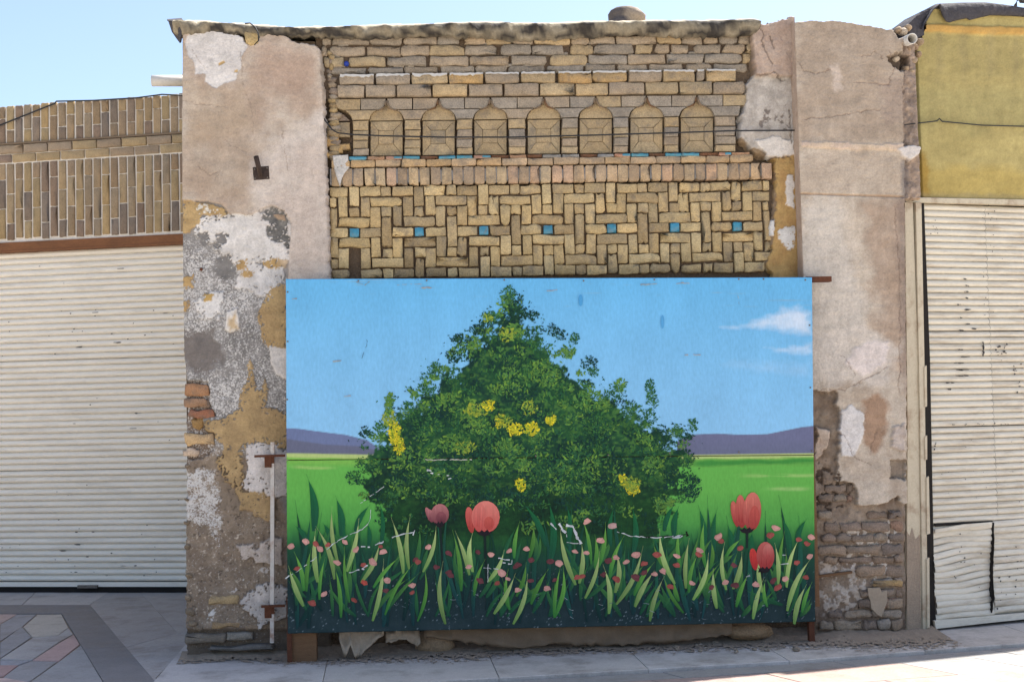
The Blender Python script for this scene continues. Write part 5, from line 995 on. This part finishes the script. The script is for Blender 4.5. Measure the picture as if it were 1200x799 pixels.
# petals scattered in the grass
PK, RD, DP = (212, 158, 146), (160, 84, 76), (112, 64, 68)
for x, y, c, r in ((341, 640, PK, 5), (358, 634, PK, 5.5), (370, 637, RD, 5), (375, 643, PK, 5), (384, 638, RD, 4.5), (395, 659, PK, 6), (404, 635, PK, 5), (417, 644, PK, 5), (348, 666, RD, 4), (380, 696, PK, 5), (366, 706, RD, 6), (415, 703, RD, 5), (427, 682.6, (186, 84, 72), 5.5), (454, 680, PK, 5), (449, 646, PK, 5), (446, 640, RD, 3.5), (436, 658, PK, 6), (426, 662, RD, 4), (483, 686, PK, 5), (483, 694, RD, 4), (487, 655, DP, 5), (452, 692, DP, 4), (502, 641, PK, 5), (490, 658, RD, 4.5), (511, 664, DP, 5.5), (526, 648, DP, 4.5), (526, 670, DP, 5), (528, 674, DP, 4.5), (560, 647, DP, 4), (549, 664, PK, 5), (575, 650, PK, 5), (597, 645, PK, 5), (617, 643, PK, 5), (622, 656, DP, 5), (606, 662, DP, 5.5), (588, 671, PK, 6), (563, 680, DP, 5), (583, 683, RD, 4.5), (607, 691, PK, 5), (595, 678, PK, 4), (641, 689, PK, 4.5), (645, 657.5, DP, 5), (655, 660, PK, 6), (622, 680, DP, 4), (650, 679, DP, 4),
                   (688, 610.5, PK, 5), (718, 616, (206, 168, 160), 5.5), (704, 633, PK, 5), (674, 646, PK, 4.5), (687, 647.5, PK, 4.5), (676, 676, RD, 4.5), (682, 675, RD, 4), (713, 657, DP, 5), (722, 653, PK, 5), (722, 678, RD, 5), (707, 673, DP, 4.5), (745, 650, PK, 5.5), (734, 658, PK, 4), (755, 660, RD, 5), (745, 676, DP, 7), (755, 671, DP, 5), (770, 650, RD, 5.5), (777, 669, PK, 5.5), (767, 672, PK, 4), (786, 687, RD, 5.5), (793, 651, PK, 5), (793, 662, RD, 5), (645, 658, DP, 4), (842, 629, PK, 5), (845, 634, RD, 5), (820, 645, PK, 5), (819, 650, RD, 4.5), (850, 682, PK, 5.5), (867, 642, RD, 4.5), (886, 684, PK, 5), (912, 688, RD, 6), (906, 680, DP, 5), (920, 678, PK, 5), (909, 619, PK, 5), (903, 627, RD, 5), (951, 629, PK, 5), (946, 637, RD, 5), (949, 652, PK, 5), (936, 632, RD, 4), (934, 659, RD, 4.5), (944, 676, RD, 4), (862, 686, DP, 5), (834, 688, DP, 4), (811, 683, PK, 4), (860, 662, DP, 5)):
    S = Strokes(); a0 = rd.uniform(-.7, .7); r *= rd.uniform(.8, 1.08); g = rd.uniform(.82, 1.08); n = 10
    for q, (ox, oy, kk, cc_) in enumerate(((0, 0, 1, 1.0), (rd.uniform(-.3, .3), rd.uniform(-.35, 0), .6, 1.16))):
        P = []; tp = rd.uniform(-.35, .35)
        for i in range(n):
            a = 2 * math.pi * i / n; z = r * kk * rd.uniform(.72, 1.12); u, v = math.cos(a) * z * (1 + tp * math.sin(a)), math.sin(a) * z * .7; P.append((x + ox * r + u * math.cos(a0) - v * math.sin(a0), y + oy * r + u * math.sin(a0) + v * math.cos(a0)))
        S.poly(P, [np.minimum(lin(c) * g * cc_ * (1.1 - .3 * i / n), .95) for i in range(n)], 38 + q * 1.5 + rd.random())
    S.build('painted_petal')
def petal(S, pts, c0, c1, lay):                        # top colour c0 to foot colour c1, with brush streaks
    ys = [p[1] for p in pts]; y0, y1 = min(ys), max(ys); cx_ = sum(p[0] for p in pts) / len(pts); cy_ = sum(ys) / len(ys)
    S.poly(pts, [lin(c0) * (1 - (y - y0) / (y1 - y0)) + lin(c1) * ((y - y0) / (y1 - y0)) for x, y in pts], lay)
    for k in range(7):
        f = rd.uniform(-.7, .7); xw = (max(p[0] for p in pts) - min(p[0] for p in pts)) / 2; x = cx_ + f * xw; h = (y1 - y0) * .38 * math.sqrt(1 - f * f); g = rd.uniform(.86, 1.14); t = rd.uniform(-.2, .2)
        S.poly([(x - .5, cy_ - h + t * 5), (x + .7, cy_ - h * .9), (x + .4 - f * 1.5, cy_ + h), (x - .6 - f * 1.5, cy_ + h * .8)], [lin(c0) * g, lin(c0) * g, lin(c1) * g, lin(c1) * g], lay + 1)
def ell(x, y, rx, ry, a=0., n=16, taper=.0):
    P = []
    for i in range(n):
        t = 2 * math.pi * i / n; u, v = math.cos(t) * rx * (1 - taper * math.sin(t)), math.sin(t) * ry; P.append((x + u * math.cos(a) - v * math.sin(a), y + u * math.sin(a) + v * math.cos(a)))
    return P
def tulip(parts, stem, foot):
    S = Strokes(); (x0, y0), (x1, y1) = stem; S.poly([(x0 - 1.6, y0), (x0 + 1.6, y0), (x1 + 1.2, y1), (x1 - 1.2, y1)], [lin((24, 44, 40))] * 4, 32)
    for k, (x, y, rx, ry, a, tp, c0, c1) in enumerate(parts): petal(S, ell(x, y, rx, ry, a, 18, tp), c0, c1, 41 + 2 * k)
    fx_, fy_, fw = foot; S.poly([(fx_ - fw, fy_ - 2.5), (fx_ - fw * .55, fy_ - .8), (fx_ - fw * .3, fy_ - 3.5), (fx_, fy_ - 1), (fx_ + fw * .35, fy_ - 3.8), (fx_ + fw * .6, fy_ - 1), (fx_ + fw, fy_ - 2.6), (fx_ + fw * .6, fy_ + 2.4), (fx_, fy_ + 4.2), (fx_ - fw * .6, fy_ + 2.4)], [lin((34, 30, 36))] * 10, 49); return S.build('painted_tulip')
tulip([(551, 609, 5, 15.5, -.14, .1, (214, 106, 96), (178, 66, 60)), (569, 605.5, 16.6, 19, .04, .0, (232, 138, 124), (206, 92, 84)), (562, 606, 7.5, 17, .05, .0, (226, 128, 116), (198, 84, 78)), (573, 613, 6, 8, 0, 0, (206, 96, 84), (186, 76, 70))], ((568, 624), (570, 684)), (567.5, 624, 10))
tulip([(503, 603, 3.2, 9.5, -.4, 0, (186, 120, 120), (120, 64, 72)), (515.5, 602.5, 10.6, 12.4, .05, 0, (190, 124, 122), (112, 56, 66)), (517, 606, 6, 7, 0, 0, (150, 86, 92), (98, 50, 60))], ((515.5, 614), (519, 668)), (515.5, 614, 6.5))
tulip([(861.5, 602, 4.4, 15.5, -.18, .1, (206, 108, 94), (160, 56, 56)), (868.5, 599, 6.2, 19.5, -.06, 0, (210, 112, 98), (160, 54, 54)), (881.5, 599, 10.6, 22.6, .04, 0, (218, 124, 108), (160, 58, 58)), (884, 606, 6, 14, .04, 0, (196, 90, 80), (168, 66, 62))], ((875.5, 624), (875.5, 642)), (875, 621, 9.5))
tulip([(883.5, 655, 4.6, 13, -.16, .1, (206, 66, 60), (176, 50, 52)), (897, 651, 10.6, 16.5, 0, 0, (196, 104, 96), (160, 52, 54)), (900, 646, 6, 9, 0, 0, (206, 124, 114), (176, 72, 70))], ((893, 666), (893, 690)), (896, 667, 8))
# scratches and bare scuffs
S = Strokes()
def scr(pts, w, col, lay=52):
    Q = []
    for (a, b), (c, d) in zip(pts, pts[1:]):
        n = max(1, int(math.hypot(c - a, d - b) / 2.6)); Q += [(a + (c - a) * i / n + rd.gauss(0, .35) * (n > 1), b + (d - b) * i / n + rd.gauss(0, .35) * (n > 1)) for i in range(n)]
    Q.append(pts[-1]); ws = [w * rd.uniform(.25, 1.25) for _ in Q]; long_ = len(Q) > 5
    for i in range(len(Q) - 1):
        if long_ and rd.random() < .22: continue
        (a, b), (c, d) = Q[i], Q[i + 1]; L = math.hypot(c - a, d - b) + 1e-6; nx, ny = -(d - b) / L / 2, (c - a) / L / 2; p, q = ws[i], ws[i + 1]; g = rd.uniform(.7, 1.05)
        S.poly([(a + nx * p, b + ny * p), (a - nx * p, b - ny * p), (c - nx * q, d - ny * q), (c + nx * q, d + ny * q)], [lin(col) * g] * 4, lay)
WH = (214, 220, 220)
scr([(335, 677), (349, 669), (362, 659), (378, 647), (392, 636), (408, 627), (424, 620), (431, 614)], 1.2, WH); scr([(431, 614), (434, 606), (434.5, 597)], .8, WH); scr([(420, 639), (434, 641), (455, 631), (470, 626), (487, 623)], 1.4, WH); scr([(486, 620.5), (484, 627)], 1.2, WH); scr([(409, 671), (424, 666), (432, 670)], 1.6, WH); scr([(424, 666), (431, 662)], 1.2, WH); scr([(422, 590), (436, 580), (450, 570)], .9, WH)
scr([(645, 613), (652, 620)], 2, WH); scr([(655, 613), (664, 627)], 3, WH); scr([(664, 616), (671, 616), (677, 630), (681, 637)], 3.4, WH); scr([(664, 626), (664, 635), (680, 637)], 1, WH); scr([(584, 654), (600, 656), (599, 661), (589, 659)], 1.6, WH); scr([(567, 665), (584, 666.5)], .8, WH); scr([(572, 660), (571.5, 682)], .8, WH)
scr([(723, 623), (740, 628), (770, 630), (800, 627)], 1.2, WH); scr([(786, 631), (800, 627.5)], 3, (190, 198, 200)); scr([(757, 629), (796, 628), (806, 625)], 1.3, (34, 34, 34)); scr([(804, 622.5), (806, 628)], 3.4, (24, 24, 24)); scr([(917, 650), (921, 650)], 1.2, WH); scr([(915, 661), (924, 660)], 1.2, WH); scr([(889, 668), (894, 671)], 4, (30, 30, 34)); scr([(874, 676), (879, 674)], 2.4, (170, 180, 178))
scr([(498, 538.5), (553, 538.5)], 1.2, (196, 196, 180)); 
for x, y, w in ((503, 551, 2.6), (506, 554, 1.6), (525, 557, 1.4), (527, 561, 1.8), (514, 556, 1)): scr([(x - w, y), (x + w, y + rd.uniform(-1, 1))], w, WH)
for _ in range(70):
    x, y = rd.uniform(345, 948), rd.uniform(690, 726); a = rd.uniform(0, 3.1); l = rd.uniform(1.5, 7); scr([(x, y), (x + math.cos(a) * l, y + math.sin(a) * l * .6)], rd.uniform(.3, .7), rd.choice([(136, 152, 156), (170, 182, 184), (110, 128, 134)]))
for x, y, w, c in ((395, 423, 5, (160, 168, 172)), (407, 464, 4, (160, 178, 190)), (480, 333, 14, (166, 178, 184)), (500, 337, 6, (170, 170, 168)), (345, 350, 3, (170, 168, 160)), (812, 415.5, 9, (168, 176, 184)), (760, 333, 10, (150, 170, 180)), (800, 332, 8, (168, 170, 170)), (647, 340, 6, (176, 172, 168))):
    scr([(x - w, y + .6), (x, y), (x + w, y + rd.uniform(-.8, .8))], rd.uniform(.8, 2), c)
for x, y, w, h, c in ((680.5, 352, 2.4, 7, (80, 160, 214)), (776.5, 377, 2, 8, (88, 164, 216))): S.poly(ell(x, y, w, h), [lin(c)] * 16, 30)
scr([(427, 395), (431, 400), (428, 410), (424, 420)], .6, (90, 130, 160)); scr([(865, 345), (867, 362)], .9, (150, 180, 196)); scr([(418, 331), (428, 334), (433, 330), (434, 326.5)], 1.2, (150, 160, 160))
S.build('paint_scuffs', kind='stuff')
# nail heads along the edges and the seam
for x, y in [(420, 329), (500, 328.5), (591, 328), (684, 329), (767, 327.5), (866, 327), (895, 327), (944, 328), (949, 381), (950, 454), (951.5, 528), (866, 529.5), (785, 531), (713, 533), (628, 534), (337, 342), (336.5, 468), (337, 400)]:
    c = onY(x, y, -.3265); V = [c + np.array([math.cos(a) * .006, .004, math.sin(a) * .006]) for a in np.linspace(0, 6.283, 9)[:-1]] + [c + np.array([math.cos(a) * .004, 0, math.sin(a) * .004]) for a in np.linspace(0, 6.283, 9)[:-1]]
    wmesh('nail_head', V, [(i, (i + 1) % 8, 8 + (i + 1) % 8, 8 + i) for i in range(8)] + [tuple(range(8, 16))], M['steel'], mural, False)
for x0, x1, y0, y1 in ((335.5, 342.5, 740, 775), (946.5, 955.5, 727, 760)):
    a = onY(x0, y0 - 40, -.30); b = onY(x1, y1, -.30); box('leg', (a[0], -.30, 0.001), (b[0], -.292, a[2]), 'rust', mural); box('leg', (a[0], -.2915, 0.001), (a[0] + .008, -.255, a[2]), 'rust', mural)

# ================================================================== IRONWORK on the walls
bar = empty('bolt_bar', onY(318, 755, -.12), 'tall white rusting steel bar with two rusty staples beside the painted board', 'bar')
def pbar(name, a, b, w, y0, y1, m, parent):
    P = onY(*a, y0); Q = onY(*b, y0); V = [(P[0] - w, y0, P[2]), (P[0] + w, y0, P[2]), (P[0] + w, y1, P[2]), (P[0] - w, y1, P[2]), (Q[0] - w, y0, Q[2]), (Q[0] + w, y0, Q[2]), (Q[0] + w, y1, Q[2]), (Q[0] - w, y1, Q[2])]
    return wmesh(name, V, [(0, 1, 5, 4), (1, 2, 6, 5), (2, 3, 7, 6), (3, 0, 4, 7), (4, 5, 6, 7), (0, 3, 2, 1)], M[m], parent, False)
pbar('rod', (318.6, 753), (319.2, 518), .0125, -.15, -.125, 'white_metal', bar)
for y in (534.5, 710.5):
    a, b = onY(298 if y < 600 else 306, y, -.17), onY(334, y, -.17); box('staple', (a[0], -.17, a[2] - .008), (b[0], -.155, a[2] + .008), 'rust', bar)
    c = onY(314.5, y + 5, -.14); box('staple_plate', (c[0] - .024, -.154, c[2] - .045), (c[0] + .022, -.10, c[2] + .03), 'rust', bar); box('rod_guide', (c[0] - .012, -.152, c[2] - .02), (c[0] + .04, -.151, c[2] + .035), 'rust', bar)
sock = empty('pole_socket', onY(306, 202, -.07), 'rusty steel plate with upright pipe stub bolted to the pink plaster', 'bracket')
pxpoly('plate', sock, FP, [(296, 196), (315, 194.5), (316, 210), (297, 211.5)], 'iron', .022, .02, .002)
tube('pipe', [onY(305.5, 206, -.09), onY(300, 183.5, -.16)], .017, 'iron', sock, 12, False).modifiers.new('t', 'SOLIDIFY').thickness = .004
for x, y in ((298.5, 198.5), (313, 197), (313.5, 208), (299, 209)): lump('bolt', onY(x, y, -.075), (.006, .006, .006), 'steel', sock, None, 1, 1, .05)
a = onY(945, 328, -.25); b = onY(974, 327, -.25); tag(box('steel_flat', (a[0], -.262, b[2] - .018), (b[0], -.205, b[2] + .018), 'rust'), 'rusty steel flat jutting past the top corner of the painted board', 'bar')
tag(tube('cable', [onY(x, y, -.06) for x, y in ((371, 126), (374, 131), (380, 140), (389, 152), (396, 156), (415, 158), (450, 159.5), (520, 161), (600, 161), (700, 158.5), (800, 155.5), (860, 153.5), (931, 153))], .0055, 'cable', None, 5), 'black cable strung across the row of ogee niches', 'cable')
lump('sack', onY(733, 21, .35) + np.array([0, 0, -.03]), (.145, .15, .095), 'cap', None, None, 23, 3, .34)
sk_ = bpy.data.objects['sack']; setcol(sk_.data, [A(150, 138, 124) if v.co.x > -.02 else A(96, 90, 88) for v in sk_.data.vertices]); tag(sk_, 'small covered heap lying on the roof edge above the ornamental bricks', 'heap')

# ================================================================== CLUTTER under the board
def rag(name, pts_top, pts_bot, y0, y1, m, label, cat, n=36, seed=0):
    Xg = np.zeros((n, 7)); Yg = Xg.copy(); Zg = Xg.copy(); tx = [p[0] for p in pts_top]; bx = [p[0] for p in pts_bot]
    for i, x in enumerate(np.linspace(tx[0], tx[-1], n)):
        for j in range(7):
            t = j / 6; y = np.interp(x, tx, [p[1] for p in pts_top]) * (1 - t) + np.interp(x, bx, [p[1] for p in pts_bot]) * t
            y += t * (fbm(np.array(x / 3.), np.array(1.), seed + 1, 3) - .5) * 5; P = onY(x, y, y0 + (y1 - y0) * t + (fbm(np.array(x / 9.), np.array(t * 2.5), seed) - .5) * .11); Xg[i, j], Yg[i, j], Zg[i, j] = P[0], P[1], max(P[2], .006)
    o = gridmesh(name, Xg, Yg, Zg, M[m]); o.modifiers.new('t', 'SOLIDIFY').thickness = .006; return tag(o, label, cat)
rag('sackcloth', [(497, 733), (560, 733), (640, 731), (720, 728), (800, 725), (858, 722)], [(497, 746), (530, 750), (560, 755), (610, 758.5), (634, 757), (645, 753), (680, 756), (740, 755), (790, 752), (858, 742)], -.20, -.24, 'cloth', 'sagging tan sackcloth hanging under the painted board', 'cloth', 60, 41)
rag('torn_paper', [(398, 735), (412, 735), (450, 735)], [(398, 752), (404, 771), (411, 755), (416, 773), (430, 760), (450, 744)], -.22, -.28, 'card', 'torn pale paper dangling to the ground below the painted board', 'paper', 26, 44)
rag('paper_fold', [(452, 738), (480, 736), (492, 738)], [(452, 752), (476, 748), (487, 757), (492, 752)], -.20, -.25, 'card', 'crumpled paper fold beside the round rubble stone', 'paper', 14, 46)
def ground_lump(name, x, y, r, m, col, label, cat, seed, n=2, amp=.25, group=None, dy=0.):
    g = onZ(x, y, 0); return tag(lump(name, (g[0], g[1] + dy, r[2] * .72), r, m, None, col, seed, n, amp), label, cat, group)
ground_lump('rubble_stone', 512, 768, (.13, .09, .085), 'rock', A(150, 128, 102), 'rounded tan rubble stone lying below the painted board', 'stone', 3, 3, .42, None, .12)
bl = empty('broken_brick', onZ(884, 757, 0) + np.array([0, .12, 0]), 'broken mud brick block propping up the painted board', 'brick')
g = onZ(884, 757, 0); lump('block', (g[0] - .01, g[1] + .14, .075), (.17, .09, .06), 'rock', bl, A(150, 126, 98), 12, 3, .12); lump('block_top', (g[0] - .02, g[1] + .18, .15), (.15, .08, .05), 'rock', bl, A(128, 104, 80), 13, 3, .18)
g = onZ(360, 770, 0); tag(box('wood_block', (g[0] - .085, -.28, .001), (g[0] + .075, -.18, .21), 'wood'), 'brown wooden block standing behind the board leg', 'block')
for k in range(22):
    x = random.uniform(765, 935); y = random.uniform(755, 766); r = random.uniform(.008, .024)
    ground_lump('pebble', x, y, (r * 1.2, r, r * .8), 'rock', vary(A(150, 136, 120), .2), 'small rubble chip on the dusty slab under the board', 'rubble', 80 + k, 1, .3, 'rubble chips under the board')
# drift of earth at the wall foot
nx_, ny_ = 760, 46; XX, TT_ = np.meshgrid(np.linspace(-2.25, 2.86, nx_), np.linspace(0, 1, ny_)); nz = fbm(XX * 6, TT_ * 2, 60); out = -.36 - .25 * fbm(XX * 2.5, TT_ * 0, 61) - .22 * np.clip((XX - 1.2) / 1.2, 0, 1) + .2 * np.clip((-1.3 - XX) / .4, 0, 1)
YY = .03 + (out - .03) * TT_; ZZ = .004 + (.035 + .03 * nz) * (1 - TT_) ** 2.2 * (.5 + nz)
kp = (fbm(XX * 60, YY * 60, 62, 3) > (TT_ * 1.15 - .25) * .9)[:-1, :-1]
d = gridmesh('dust_drift', XX[::-1], YY[::-1], ZZ[::-1], M['dust'], None, None, kp[::-1]); tag(d, kind='stuff')
